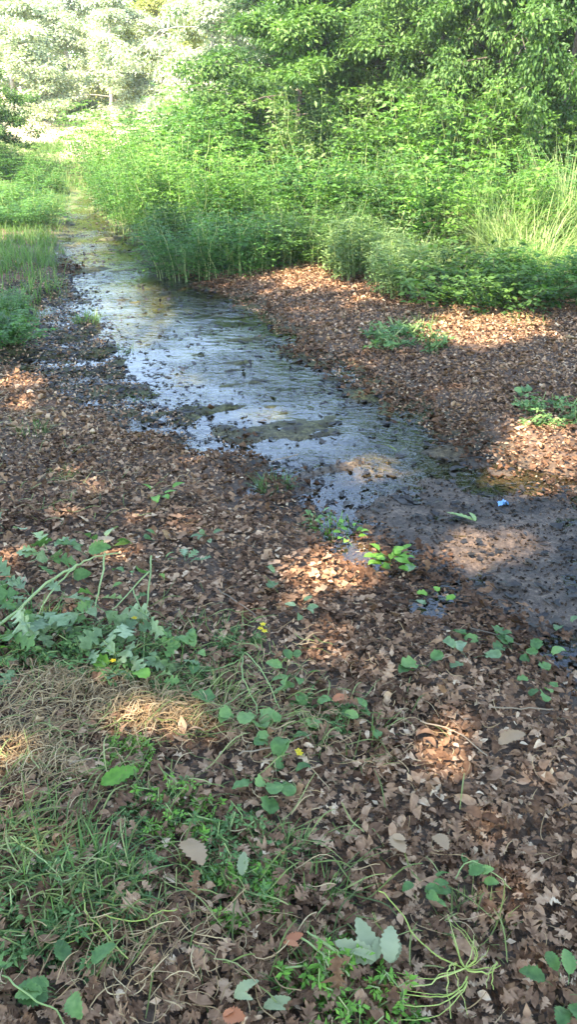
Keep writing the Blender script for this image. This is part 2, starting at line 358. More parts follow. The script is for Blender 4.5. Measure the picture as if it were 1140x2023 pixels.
# ------------------------------------------------------------------ plants
def herb(seed, nst=34, h=1.0, spread=.55, nodes=11, twig=.22, leaflets=7, ll=.055, asp=1.0, lean=.5, droop=.35, bare=.12, tmpl=DIAM):
    """many-stemmed leafy bush: returns (stem mesh, foliage mesh)"""
    rg = np.random.default_rng(seed); st = Acc(); P = []; D = []; vv = []
    for i in range(nst):
        az = rg.uniform(0, 2 * math.pi); r0 = spread * math.sqrt(rg.uniform()) * .8
        base = np.array([math.cos(az) * r0, math.sin(az) * r0, -.03])
        hh = h * rg.uniform(.55, 1.08) * (1 - .25 * r0 / spread)
        out = np.array([math.cos(az), math.sin(az), 0]) * lean * rg.uniform(.3, 1.2) * (.4 + r0 / spread) * h * .5
        t = np.linspace(0, 1, 7)[:, None]
        pts = base + np.array([0, 0, hh]) * t + out * t ** 1.8 + rg.normal(0, .02, (7, 3)) * t
        tube(st, pts, np.linspace(.006, .0015, 7) * max(1, h * .9), rg.uniform(.2, .8), 3)
        tone = rg.normal(.5, .13)
        for k in range(nodes):
            f = bare + (1 - bare) * (k + rg.uniform(0, 1)) / nodes
            c = pts[0] * 0 + np.array([np.interp(f, t[:, 0], pts[:, j]) for j in range(3)])
            a2 = rg.uniform(0, 2 * math.pi)
            for sgn in (0, math.pi):
                tl = twig * (1.15 - .75 * f) * rg.uniform(.7, 1.3)
                d = np.array([math.cos(a2 + sgn), math.sin(a2 + sgn), rg.uniform(.05, .7)])
                for q in range(leaflets):
                    s = (q + 1) / leaflets
                    p = c + d * tl * s - np.array([0, 0, droop * tl * s * s])
                    side = (1 if q % 2 else -1)
                    perp = np.array([-d[1], d[0], 0]) * side
                    P.append(p); D.append(d * .5 + perp * (.9 if q < leaflets - 1 else 0) + np.array([0, 0, -.25]) + rg.normal(0, .25, 3))
                    vv.append(tone + .12 * (f - .5) + rg.normal(0, .10))
    P = np.array(P); D = np.array(D); n = len(P); fo = Acc()
    L = ll * rg.uniform(.6, 1.35, n)
    scatter(fo, tmpl[0], tmpl[1], P, D, rg.normal(0, .5, n), L, np.array(vv), L * asp)
    return st.mesh('stems'), fo.mesh('foliage')
def blades(acc, P, az, L, lean, wd, v, segs=4, rg=None, droop=1.0):
    """curved grass blades"""
    n = len(P); s = np.linspace(0, 1, segs + 1)
    dirh = np.stack([np.cos(az), np.sin(az), np.zeros(n)], 1)
    perp = np.stack([-np.sin(az), np.cos(az), np.zeros(n)], 1)
    rows = []
    for k, q in enumerate(s):
        ang = lean * (.25 + q * droop)
        c = P + dirh * (L * q * np.sin(ang))[:, None] + np.array([0, 0, 1.]) * (L * q * np.cos(ang))[:, None]
        ww = (wd * (1 - q ** 1.6) + .0006)[:, None]
        rows += [c - perp * ww, c + perp * ww]
    V = np.stack(rows, 1); k = 2 * (segs + 1); T = []
    for i in range(segs):
        b = 2 * i; T += [(b, b + 1, b + 2), (b + 1, b + 3, b + 2)]
    T = (np.array(T)[None] + (np.arange(n) * k)[:, None, None]).reshape(-1, 3)
    acc.add(V.reshape(-1, 3), T, np.repeat(v, k))
def grass_clump(seed, n=260, h=.8, spread=.35, lean=.6, wd=.006):
    rg = np.random.default_rng(seed); acc = Acc()
    r = spread * np.sqrt(rg.uniform(0, 1, n)); a = rg.uniform(0, 2 * math.pi, n)
    P = np.stack([r * np.cos(a), r * np.sin(a), np.full(n, -.03)], 1)
    blades(acc, P, a + rg.normal(0, .7, n), h * rg.uniform(.45, 1.1, n), np.abs(rg.normal(lean, .25, n)), np.full(n, wd), rg.normal(.5, .2, n), 5)
    return acc.mesh('blades')
def tree(seed, h=9., trunk_r=.14, crown_w=2.6, crown_lo=.8, nl=26, clumps=420, per=70, ll=.10, clump_r=.42, weeping=0., top_pow=1.0):
    rg = np.random.default_rng(seed); wood = Acc(); P = []; D = []; vv = []
    n = 12; t = np.linspace(0, 1, n)
    tr = np.stack([np.cumsum(rg.normal(0, .05, n)) * h / 9, np.cumsum(rg.normal(0, .05, n)) * h / 9, t * h * .95 - .1], 1)
    tube(wood, tr, trunk_r * (1 - .88 * t) + .01, .5, 9)
    ends = []
    for i in range(nl):
        f = (i + .5) / nl; z0 = crown_lo * .8 + f * (h * .9 - crown_lo * .8)
        b = np.array([np.interp(z0, tr[:, 2], tr[:, j]) for j in range(3)])
        az = i * 2.4 + rg.normal(0, .4)
        prof = math.sin(math.pi * min(1, .22 + .78 * f) ** .9) ** .7
        ln = crown_w * prof * rg.uniform(.7, 1.15) + .2
        q = np.linspace(0, 1, 6)
        rise = rg.uniform(.1, .6) * (.3 + f)
        br = b + np.stack([np.cos(az) * ln * q, np.sin(az) * ln * q, ln * (rise * q - (.35 + weeping) * q * q)], 1) + rg.normal(0, .05, (6, 3)) * q[:, None]
        tube(wood, br, trunk_r * .35 * (1 - .85 * q) * (1 - .5 * f) + .004, .5, 5)
        for s in range(5):
            u = rg.uniform(.3, .95); c = np.array([np.interp(u, q, br[:, j]) for j in range(3)])
            d = rg.normal(0, 1, 3); d[2] = d[2] * .5 + .1 - weeping; d /= np.linalg.norm(d)
            e = c + d * ln * rg.uniform(.2, .45)
            tube(wood, np.array([c, (c + e) / 2 + rg.normal(0, .04, 3), e]), np.array([.012, .008, .003]), .5, 3)
            ends.append((c, e))
        ends.append((br[3], br[5]))
    for i in range(clumps):
        c, e = ends[rg.integers(len(ends))]; u = rg.uniform(.2, 1.1); k = c + (e - c) * u
        tone = rg.normal(.5, .14); r = clump_r * rg.uniform(.5, 1.2)
        m = int(per * rg.uniform(.6, 1.4))
        d = rg.normal(0, 1, (m, 3)); d /= np.linalg.norm(d, axis=1)[:, None]
        rad = r * rg.uniform(.2, 1, m) ** .6
        p = k + d * rad[:, None] * np.array([1, 1, .55 + weeping])
        if weeping: p[:, 2] -= weeping * rad * 1.2
        P.append(p); D.append(d * .7 + np.array([0, 0, -.45 - weeping]) + rg.normal(0, .35, (m, 3))); vv.append(tone + rg.normal(0, .11, m))
    P = np.concatenate(P); D = np.concatenate(D); vv = np.concatenate(vv)
    ok = P[:, 2] > .15; P, D, vv = P[ok], D[ok], vv[ok]
    fo = Acc(); m = len(P); L = ll * rg.uniform(.6, 1.3, m)
    scatter(fo, DIAM[0], DIAM[1], P, D, rg.normal(0, .6, m), L, vv, L * .95)
    return wood.mesh('trunk'), fo.mesh('crown')

def put(name, label, cat, group, parts, x, y, s=1.0, rz=None, sz=None, sink=0.0):
    e = empty(name, (x, y, gz(x, y) - sink)); tag(e, label, cat, group)
    e.rotation_euler = (0, 0, random.uniform(0, 6.28) if rz is None else rz)
    e.scale = (s, s, sz if sz else s)
    for n_, me_, mt in parts:
        o = link(n_, me_, None, e)
        if n_ in ('stems', 'blades'): o['kind'] = 'stuff'
        if mt is not None:
            if not me_.materials: me_.materials.append(mt)
            if me_.materials[0] != mt:
                o.material_slots[0].link = 'OBJECT'; o.material_slots[0].material = mt
    return e

# --- background trees
T_small = [tree(101, 5.2, .07, 2.1, .2, 24, 560, 75, .10, .40), tree(102, 5.0, .07, 2.3, .2, 24, 560, 75, .10, .42, weeping=.35)]
T_drk = [tree(111, 9.5, .15, 3.0, .5, 34, 900, 75, .09, .46), tree(112, 8.5, .13, 2.7, .4, 32, 820, 75, .085, .44)]
def trees(lst, group):
    for (px, Y, proto, mat, bark, s, sz, label, nm) in lst:
        put(nm, label, 'tree', group, [('trunk', proto[0], M[bark]), ('crown', proto[1], M[mat])], xat(px, Y), Y, s, None, sz, .1)
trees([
    (-55, 19.5, T_small[0], 'mid', 'bark', .55, .5, 'green leafy tree cut off by the left picture edge behind the grass', 'small_tree'),
    (30, 28, T_small[0], 'glareleaf', 'palebark', 1.1, .72, 'tree, leaves coloured pale for sun glare, above the bright clearing, nearest the left edge', 'pale_tree'),
    (150, 31, T_small[1], 'glareleaf', 'palebark', 1.2, .72, 'tree, leaves coloured pale for sun glare, straight behind the bright clearing', 'pale_tree'),
    (225, 27.5, T_small[0], 'glareleaf', 'palebark', .9, .66, 'small tree, leaves coloured pale for sun glare, right of the clearing, beside the dark gap', 'pale_tree'),
    (330, 29, T_small[1], 'yellowleaf', 'palebark', .95, .7, 'yellowish green tree between the dark gap and the whitish drooping tree', 'yellow_tree'),
    (430, 24, T_small[1], 'glareleaf', 'palebark', 1.0, .82, 'whitish tree with drooping pale twigs above the bushes, next to the dark trees', 'drooping_tree'),
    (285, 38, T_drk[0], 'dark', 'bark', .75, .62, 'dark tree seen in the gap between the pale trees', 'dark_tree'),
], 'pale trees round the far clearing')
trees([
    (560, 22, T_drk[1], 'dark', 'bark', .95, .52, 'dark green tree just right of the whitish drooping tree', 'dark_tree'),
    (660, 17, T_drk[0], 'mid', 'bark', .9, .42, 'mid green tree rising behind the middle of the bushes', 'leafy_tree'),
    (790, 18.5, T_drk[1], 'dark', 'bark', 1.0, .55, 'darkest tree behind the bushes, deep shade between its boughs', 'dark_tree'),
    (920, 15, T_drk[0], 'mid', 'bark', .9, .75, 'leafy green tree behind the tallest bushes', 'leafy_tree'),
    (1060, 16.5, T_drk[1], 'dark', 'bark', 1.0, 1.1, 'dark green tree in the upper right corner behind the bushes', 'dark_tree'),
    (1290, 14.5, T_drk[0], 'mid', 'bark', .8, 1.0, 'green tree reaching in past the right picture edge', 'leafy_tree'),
    (600, 14.5, T_small[0], 'mid', 'bark', .8, .62, 'young green tree leaning over the middle bushes below the mid green tree', 'young_tree'),
    (735, 14.6, T_small[1], 'mid', 'bark', .65, .62, 'young dark tree with drooping twigs before the darkest tree', 'young_tree'),
    (850, 13.8, T_small[0], 'mid', 'bark', .65, .66, 'young dark tree filling the gap left of the leafy green tree', 'young_tree'),
    (980, 13.2, T_small[1], 'mid', 'bark', .6, .7, 'young green tree with drooping twigs above the tallest bush', 'young_tree'),
    (1110, 12.6, T_small[0], 'mid', 'bark', .6, .72, 'young green tree in the upper right corner before the dark tree', 'young_tree'),
    (800, 16.0, T_small[0], 'dark', 'bark', .7, .7, 'young dark tree standing in the deep shade right of centre', 'young_tree'),
    (700, 20.0, T_small[0], 'dark', 'bark', .9, .85, 'young dark tree behind the drooping one right of centre', 'young_tree'),
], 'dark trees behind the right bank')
# far wood, one mass behind the trees
rg = np.random.default_rng(5); acc = Acc(); n = 60000
X = rg.uniform(-34, 26, n); Y = 41 + rg.normal(0, 1.8, n) - .02 * np.abs(X) ; hmax = 3.4 + 1.2 * vnoise(X / 3.0, Y * 0, 3) + np.clip(X - 6, 0, 9) * .3
Zz = 1.4 + hmax * rg.uniform(0, 1, n) ** .8
d = rg.normal(0, 1, (n, 3)); d[:, 2] -= .4; d[:, 1] -= .5
L = rg.uniform(.14, .34, n); tone = .45 + .35 * fbm(X, Zz, 1.6, 3, 4) + rg.normal(0, .08, n)
scatter(acc, *DIAM, np.stack([X, Y, Zz], 1), d, rg.normal(0, .6, n), L, tone)
tag(link('far_wood', acc.mesh('far_wood'), M['mid']), 'far woodland edge seen as one mass behind the trees', 'woodland', None, 'stuff')

# --- overhead oaks behind the camera; their shade and its gaps fall on the ground in front
GAPS = [(1065, 882, 120, 62), (960, 640, 135, 30), (600, 541, 60, 16), (680, 1115, 100, 70), (775, 1110, 50, 40), (735, 918, 95, 34), (990, 1078, 135, 48),
        (510, 812, 60, 20), (650, 857, 38, 14), (365, 735, 62, 18), (250, 600, 85, 52), (180, 490, 42, 28), (45, 758, 62, 46), (700, 995, 30, 20),
        (320, 1420, 190, 60, .75), (60, 1490, 130, 130, .72), (640, 1250, 150, 70, .6), (420, 1800, 240, 120, .5), (930, 1470, 130, 80, .6), (330, 960, 200, 70, .55), (850, 1750, 200, 120, .45), (200, 1150, 160, 80, .5), (800, 760, 200, 60, .5), (560, 1600, 200, 60, .45), (1000, 1620, 120, 80, .45)]
gaps = []
RG_GAP = np.random.default_rng(3)
for px, py, rx, ry, *pr in GAPS:
    pr = pr[0] if pr else 1.0
    hz = max(gz(*at(px, py)[:2]), 0) + .02; rx *= 1.15; ry *= 1.2
    c = at(px, py, hz); ex = at(px + rx, py, hz)[:2] - c[:2]; ey = at(px, py - ry, hz)[:2] - c[:2]; c = c[:2] - SUN[:2] / SUN[2] * hz
    gaps.append((c, np.linalg.inv(np.stack([ex, ey], 1)), pr))
def shade_mask(P):
    g = P[:, :2] - SUN[:2] * (P[:, 2] / SUN[2])[:, None]
    lit = np.zeros(len(P), bool)
    for c, inv, pr in gaps:
        q = (g - c) @ inv.T; lit |= ((q ** 2).sum(1) < 1.0) & (RG_GAP.uniform(0, 1, len(P)) < pr)
    return lit, g
def canopy(seed, bx, by, targets, label, n_leaf):
    """broad oak: limbs reach over to the ground it shades"""
    rg = np.random.default_rng(seed); wood = Acc()
    h = 12.0; n = 9; t = np.linspace(0, 1, n)
    tr = np.stack([bx + np.cumsum(rg.normal(0, .05, n)), by + np.cumsum(rg.normal(0, .05, n)), t * h - .1], 1)
    tube(wood, tr, .26 * (1 - .75 * t) + .02, .5, 10)
    tips = []
    for gx, gy, z in targets:
        e = np.array([gx, gy, 0]) + SUN * (z / SUN[2]); k = rg.integers(3, 7); b = tr[k]
        q = np.linspace(0, 1, 8)[:, None]
        br = b + (e - b) * q + np.array([0, 0, 1.]) * (np.sin(q * math.pi) * .7) + rg.normal(0, .08, (8, 3)) * q
        tube(wood, br, np.linspace(.09, .012, 8), .5, 6)
        tips.append(br)
    P = []
    per = n_leaf // len(tips)
    for br in tips:
        e = br[-1]
        cl = e + rg.normal(0, 1, (16, 3)) * np.array([.75, .75, .45])
        cl[0] = br[-2]; cl[1] = br[-3]
        for c in cl:
            tube(wood, np.array([br[-3] * .4 + c * .6, c]), np.array([.012, .004]), .5, 3)
            P.append(c + rg.normal(0, 1, (per // 16, 3)) * np.array([.38, .38, .22]))
    P = np.concatenate(P); lit, g = shade_mask(P)
    P = P[~lit]; m = len(P)
    D = rg.normal(0, 1, (m, 3)); D[:, 2] = D[:, 2] * .35 - .15
    fo = Acc(); L = rg.uniform(.13, .21, m)
    scatter(fo, *DIAM, P, D, rg.normal(0, .5, m), L * 1.12, rg.normal(.5, .15, m), L * 1.3)
    e = empty('oak_tree', (bx, by, 0)); tag(e, label, 'tree', 'oaks shading the path')
    off = np.array([bx, by, 0])
    for a_ in (wood, fo): a_.V = [v - off for v in a_.V]
    link('trunk', wood.mesh('trunk'), M['bark'], e); link('crown', fo.mesh('crown'), M['mid'], e)
tg1 = [(x, y, 8.8 + rg.uniform(-1.1, 1.1)) for x, y in ((-2.0, 7.3), (-1.0, 7.3), (-2.0, 8.5), (-1.2, 8.5), (-2.2, 9.7), (-1.5, 9.7))] + [(x, y, 8.8 + rg.uniform(-1.1, 1.1)) for x in (-5.2, -3.9, -2.6, -1.3, -.1) for y in (-1.6, -.4, .9, 2.2, 3.5, 4.8, 6.1)]
tg2 = [(x, y, 9.3 + rg.uniform(-1.1, 1.1)) for x in (.6, 1.8, 3.0, 4.2, 5.4) for y in (-1.6, -.4, .9, 2.2, 3.5, 4.8, 6.0)]
canopy(201, -5.2, -4.2, tg1, 'broad oak standing behind the viewer, its shade on the left of the path', 40000)
canopy(202, .9, -6.4, tg2, 'broad oak standing behind the viewer, its shade on the right of the path', 42000)

# --- bushes on the right bank
H = {}
H['feather'] = [herb(301, 44, 1.0, .6, 13, .24, 9, .036, .85), herb(302, 42, 1.0, .62, 13, .26, 9, .034, .8)]
H['broad'] = [herb(311, 40, 1.0, .6, 12, .22, 6, .052, 1.0), herb(312, 40, 1.0, .55, 12, .20, 6, .054, 1.0)]
H['nettle'] = [herb(321, 52, 1.0, .5, 14, .13, 4, .055, .7, lean=.25), herb(322, 50, 1.0, .5, 14, .14, 4, .052, .65, lean=.3)]
H['bramble'] = [herb(331, 26, .8, .7, 11, .22, 6, .07, 1.1, lean=1.1), herb(332, 24, .8, .75, 11, .22, 6, .065, 1.1, lean=1.2)]
BUSHES = [
    # px, py of the base, kind, variant, material, width, height, name, label
    (222, 402, 'feather', 0, 'bush', .85, 0.92, 'leafy_bush', 'low green bush at the narrow far end of the stream, on its right bank'),
    (282, 434, 'feather', 1, 'bush', .9, 1.04, 'leafy_bush', 'low green bush hanging over the far right bank of the stream'),
    (352, 474, 'nettle', 0, 'bushdark', .85, 0.62, 'nettle_bush', 'low dark bush at the water where the stream bends'),
    (392, 512, 'feather', 0, 'bush', 1.0, 0.66, 'leafy_bush', 'low green bush just behind the point of leaf litter at the bend'),
    (470, 516, 'nettle', 1, 'bush', .95, 0.60, 'nettle_bush', 'low green bush at the litter edge, second right of the bend'),
    (550, 505, 'broad', 0, 'bushdark', .85, 0.55, 'broad_leaved_bush', 'low dark broad leaved bush at the litter edge above the sunlit patch'),
    (630, 505, 'feather', 1, 'bushdark', .9, 0.70, 'leafy_bush', 'dark feathery bush with shade beneath at the top of the litter slope'),
    (720, 530, 'nettle', 0, 'bushgrey', .85, 0.62, 'nettle_bush', 'grey green bush at the litter edge, left of the drooping grass'),
    (810, 565, 'nettle', 1, 'bushgrey', .75, 0.50, 'nettle_bush', 'small grey green bush reaching furthest down onto the litter'),
    (905, 580, 'bramble', 0, 'bushdark', .75, 0.48, 'bramble_bush', 'low dark bramble at the litter edge below the pale grass'),
    (1000, 590, 'bramble', 1, 'bushdark', .75, 0.45, 'bramble_bush', 'low dark bramble beside the bright little plant near the right edge'),
    (1110, 585, 'broad', 1, 'bush', .7, 0.45, 'broad_leaved_bush', 'low broad leaved bush at the litter edge by the right picture edge'),
    # second row
    (250, 380, 'feather', 0, 'bushy', 1.25, 1.34, 'leafy_bush', 'bright green bush right of the clearing at the far end'),
    (345, 405, 'feather', 1, 'bush', 1.2, 1.40, 'leafy_bush', 'green rounded bush behind the far stream bank'),
    (375, 440, 'feather', 0, 'bushy', 1.3, 1.28, 'leafy_bush', 'bright feathery bush above the stream bend'),
    (460, 455, 'nettle', 1, 'bush', 1.2, 1.02, 'nettle_bush', 'green bush with upright stems in the middle row above the bend'),
    (540, 460, 'feather', 1, 'bushy', 1.2, 1.00, 'leafy_bush', 'bright yellow green bush in the middle row, centre of the bank'),
    (630, 458, 'broad', 0, 'bush', 1.2, 1.05, 'broad_leaved_bush', 'broad leaved bush in the middle row behind the dark feathery one'),
    (730, 470, 'nettle', 0, 'bushdark', 1.15, 1.10, 'nettle_bush', 'dark upright bush in the middle row, right of centre'),
    (835, 485, 'feather', 0, 'bush', 1.1, 1.05, 'leafy_bush', 'green feathery bush in the middle row left of the pale grass'),
    (935, 500, 'broad', 1, 'bushy', 1.1, 1.05, 'broad_leaved_bush', 'bright broad leaved bush directly behind the pale grass'),
    (1120, 500, 'feather', 1, 'bush', 1.1, 1.20, 'leafy_bush', 'green bush behind the pale grass at the right picture edge'),
    # third row
    (235, 345, 'feather', 1, 'bushy', 1.8, 1.65, 'leafy_bush', 'wide bright bush on the skyline beside the clearing'),
    (375, 372, 'feather', 0, 'bush', 1.7, 1.71, 'leafy_bush', 'wide green bush below the yellowish tree'),
    (440, 392, 'broad', 1, 'bush', 1.8, 1.65, 'broad_leaved_bush', 'wide broad leaved bush below the whitish drooping tree'),
    (540, 400, 'feather', 1, 'bush', 1.7, 1.77, 'leafy_bush', 'wide feathery bush in the back row at the centre'),
    (640, 405, 'nettle', 0, 'bushgrey', 1.7, 1.89, 'nettle_bush', 'tall greyish bush in the back row right of centre'),
    (750, 410, 'feather', 0, 'bushy', 1.6, 1.68, 'leafy_bush', 'tall bright bush in the back row below the darkest tree'),
    (860, 418, 'broad', 0, 'bush', 1.6, 1.68, 'broad_leaved_bush', 'tall broad leaved bush in the back row below the leafy tree'),
    (970, 420, 'feather', 1, 'bushy', 1.6, 1.84, 'leafy_bush', 'tallest bright feathery bush, back row towards the right edge'),
    (1090, 425, 'broad', 1, 'bushdark', 1.5, 1.78, 'broad_leaved_bush', 'tall dark broad leaved bush in the back row at the right edge'),
    # fourth row
    (480, 345, 'feather', 0, 'bushy', 2.6, 1.95, 'leafy_bush', 'pale sunny bush far behind the centre bushes'),
    (620, 352, 'broad', 1, 'bushy', 2.4, 2.20, 'broad_leaved_bush', 'sunny broad leaved bush far behind, left of the dark trees'),
    (760, 358, 'feather', 1, 'bush', 2.3, 2.10, 'leafy_bush', 'high bush far behind, under the dark boughs'),
    (900, 362, 'broad', 0, 'bushy', 2.3, 2.42, 'broad_leaved_bush', 'high sunny bush far behind, before the leafy tree'),
    (1050, 365, 'feather', 0, 'bush', 2.3, 2.62, 'leafy_bush', 'highest bush far behind in the upper right'),
]
for px, py, kind, va, mat, wdt, hh, nm, label in BUSHES:
    x, y, _ = at(px, py, .15); st, fo = H[kind][va]
    sc_h = hh / (1.0 if kind != 'bramble' else .8)
    put(nm, label, 'bush', 'bushes on the right bank', [('stems', st, M['twig'] if kind == 'bramble' else M['stalk']), ('foliage', fo, M[mat])], x, y, wdt, None, sc_h)
# --- left bank plants
LEFTP = [
    (-60, 330, 'feather', 0, 'bush', 1.9, .95, 'leafy_bush', 'green bush at the far left behind the grass bank'),
    (28, 350, 'feather', 1, 'bush', 1.5, .8, 'leafy_bush', 'rounded green bush below the bright clearing on the left bank'),
    (84, 370, 'nettle', 0, 'bush', .9, .55, 'nettle_bush', 'low green bush beside the far end of the stream on its left bank'),
    (-5, 410, 'nettle', 1, 'bush', 1.4, .6, 'nettle_bush', 'low bush at the left picture edge in the long grass'),
    (50, 428, 'feather', 0, 'bush', 1.1, .42, 'leafy_bush', 'small green bush in the grass left of the stream'),
    (-5, 590, 'nettle', 0, 'bush', .5, .22, 'nettle_bush', 'low green plant at the left edge beside the muddy puddles'),
    (-15, 655, 'bramble', 0, 'bush', .45, .2, 'bramble_bush', 'low green bramble at the left edge above the pinkish sunlit patch'),
]
for px, py, kind, va, mat, wdt, hh, nm, label in LEFTP:
    x, y, _ = at(px, py, .15); st, fo = H[kind][va]
    put(nm, label, 'bush', 'bushes on the left bank', [('stems', st, M['stalk']), ('foliage', fo, M[mat])], x, y, wdt, None, hh / (1.0 if kind != 'bramble' else .8))
# --- tall grass
GC = [grass_clump(401, 480, .9, .32, .5, .004), grass_clump(402, 460, .8, .38, .8, .004)]
for px, py, va, mat, wdt, hh, label in [
        (1050, 540, 1, 'palegrass', 1.0, 1.05, 'pale sunlit tall grass clump leaning by the right picture edge'),
        (1125, 505, 0, 'palegrass', 1.0, 1.25, 'tall upright grass clump behind the leaning one at the right edge'),
        (985, 520, 0, 'palegrass', .9, .95, 'pale tall grass clump left of the leaning one'),
        (830, 545, 1, 'grass', .8, .6, 'drooping green grass clump hanging over the litter edge'),
        (690, 508, 0, 'grass', .7, .6, 'thin green grass clump between the bushes at the litter edge'),
        (900, 425, 0, 'palegrass', 1.0, 1.5, 'tall thin grass stalks rising among the back bushes'),
        (760, 520, 1, 'palegrass', .7, .5, 'small pale grass clump at the foot of the dark upright bush')]:
    x, y, _ = at(px, py, .12)
    e = put('grass_clump', label, 'grass clump', 'tall grass clumps', [('blades', GC[va], M[mat])], x, y, wdt, None, hh)

# --- grass cover (uncountable)
def grass_field(name, n, region, hgt, mat, label, seed, wd=.0035):
    rg = np.random.default_rng(seed); acc = Acc(); pts = []
    P = np.array([at(*q)[:2] for q in region])
    lo, hi = P.min(0), P.max(0); x = rg.uniform(lo[0], hi[0], n * 4); y = rg.uniform(lo[1], hi[1], n * 4)
    k = (sdist(x, y, P) < .12 * rg.normal(0, 1, n * 4)) & (vnoise(x / .5, y / .5, 8) + .35 * rg.uniform(-1, 1, n * 4) > .42) & (np.minimum(sdist(x, y, POLY), 9) > -.02)
    x, y = x[k][:n], y[k][:n]; z = terrain(x, y); ok = z > .004; x, y, z = x[ok], y[ok], z[ok]; m = len(x)
    blades(acc, np.stack([x, y, z - .01], 1), rg.uniform(0, 6.28, m), hgt * rg.uniform(.4, 1.2, m) * (.6 + .8 * vnoise(x / .9, y / .9, 12)), np.abs(rg.normal(.6, .35, m)), np.full(m, wd), rg.normal(.5, .18, m) + .25 * (vnoise(x / .7, y / .7, 15) - .5), 3)
    tag(link(name, acc.mesh(name), M[mat]), label, 'grass', None, 'stuff')
grass_field('grass', 48000, [(-120, 330), (135, 330), (138, 400), (118, 450), (112, 560), (75, 610), (40, 690), (-60, 720), (-150, 560)], .17, 'grass', 'green grass covering the left bank of the stream', 21)
grass_field('path_grass', 4500, [(60, 300), (230, 300), (215, 360), (180, 384), (130, 384), (80, 340)], .28, 'grass', 'rough grass on the path beyond the far end of the stream', 23, .006)
grass_field('edge_grass', 24000, [(180, 395), (330, 505), (400, 540), (560, 525), (690, 540), (800, 590), (1000, 620), (1200, 610), (1200, 560), (900, 530), (560, 470), (300, 440)], .24, 'grass', 'short green grass along the foot of the bushes', 22)

# ------------------------------------------------------------------ leaf litter
rg = np.random.default_rng(31)
OAK_HI = [oak(rg, True) for _ in range(16)]; OAK_LO = [oak(rg, False) for _ in range(14)]
BLOB = [smooth_leaf(rg, rg.uniform(.18, .3), 6, rg.uniform(.0, .6), rg.uniform(-.2, .25)) for _ in range(6)]
N0 = 520000
ly = .55 + 9.65 * rg.uniform(0, 1, N0) ** 1.25; lx = rg.uniform(-1, 1, N0) * (.36 * ly + 1.0)
half = .36 * ly + 1.0
sdl = sdist(lx, ly, POLY); swl = sdist(lx, ly, WETP)
edge_r = np.interp(lx, [at(*q)[0] for q in [(345, 540), (560, 528), (690, 540), (800, 590), (1000, 620), (1200, 610)]], [at(*q)[1] for q in [(345, 540), (560, 528), (690, 540), (800, 590), (1000, 620), (1200, 610)]])
isl = lx < np.interp(ly, [0, 3, 4.2, 6, 9, 16], [1.6, .1, -.3, -1.2, -2.4, -4])
lz0 = terrain(lx, ly, False)
dens = np.where(ly < 3.2, 1.0, .92) * sstep(-.016, .008, lz0) * sstep(-.25, -.05, sdl) * (.03 + .97 * sstep(-.02, .25, swl + .1 * fbm(lx, ly, .3, 2, 78)))
dens *= np.where(isl & (ly > 4.6), sstep(6.4, 4.8, ly), 1) * np.where(isl, 1, 1 - sstep(.2, .9, ly - edge_r))
strawp = [(60, 1500, 110, 130, 1.0), (310, 1420, 150, 60, .9), (120, 1380, 100, 40, .8), (60, 830, 90, 60, .6), (300, 1940, 160, 90, .35)]
sw_ = np.zeros(N0)
for px, py, rx, ry, s in strawp:
    c = at(px, py)[:2]; ex = at(px + rx, py)[0] - c[0]; ey = at(px, py - ry)[1] - c[1]
    sw_ = np.maximum(sw_, s * np.exp(-((lx - c[0]) / ex) ** 2 - ((ly - c[1]) / ey) ** 2))
dens *= 1 - .8 * sw_
dens *= .45 + .75 * vnoise(lx / .35, ly / .35, 55)
wgt = half / half.max() * (ly / 9.65) ** .0
k = rg.uniform(0, 1, N0) < dens * np.minimum(1, wgt * np.where(ly < 3.2, 1.5, 1.1)) * .5
lx, ly = lx[k], ly[k]; n = len(lx); lz = terrain(lx, ly) + rg.uniform(.001, .026, n)
LL = rg.uniform(.018, .043, n) * (1 + .30 * rg.normal(0, 1, n).clip(-1, 1.8)); LL = np.where(rg.uniform(0, 1, n) < .35, LL * .6, LL) * np.where(ly > 4, 1.12, 1)
LV = rg.beta(1.6, 2.25, n) + .16 * fbm(lx, ly, .6, 2, 91)
wetn = sstep(.35, .0, sdist(lx, ly, POLY)); LV = LV * (1 - .55 * wetn)
D = rg.normal(0, 1, (n, 3)); D[:, 2] = rg.normal(0, .2, n); D /= np.linalg.norm(D[:, :2], axis=1)[:, None]
roll = rg.normal(0, .3, n)
u, v_, dep = pix(lx, ly, lz)
vis = (u > 15) & (u < PW - 15) & (v_ > 0) & (v_ < PH - 20)
rank = np.where(vis, -LL / dep, 1); top = np.argsort(rank)[:300]; istop = np.zeros(n, bool); istop[top] = True
var = []
for i in range(30):
    tv, tt = OAK_HI[i % 16] if i % 5 else BLOB[(i // 5) % 6]
    var.append(mesh_np('fallen_leaf', tv, tt, np.full(len(tv), .14 + .6 * ((i * 7) % 30) / 30), True)); var[-1].materials.append(M['litter'])
order = rg.permutation(300)
for q, i in enumerate(top):
    X_, Y_, Z_ = [a_[0] for a_ in frames(D[i:i + 1], roll[i:i + 1])]
    o = bpy.data.objects.new('fallen_leaf', var[int(order[q]) % 30]); col.objects.link(o); o.parent = ground
    s = LL[i]; m = Matrix(((X_[0] * s, Y_[0] * s, Z_[0] * s, lx[i]), (X_[1] * s, Y_[1] * s, Z_[1] * s, ly[i]), (X_[2] * s, Y_[2] * s, Z_[2] * s, lz[i] + .006), (0, 0, 0, 1)))
    o.matrix_local = m
acc = Acc(); rest = np.where(~istop)[0]
VLO = [strip(np.array([0, .3, .45, .7, 1.]), np.array([.03, .28, .14, .3, .03]), fold=rg.uniform(0, .7), curl=rg.uniform(-.2, .25), twist=rg.uniform(-.8, .8), asym=.2, rg=rg) for _ in range(5)]
XLO = []
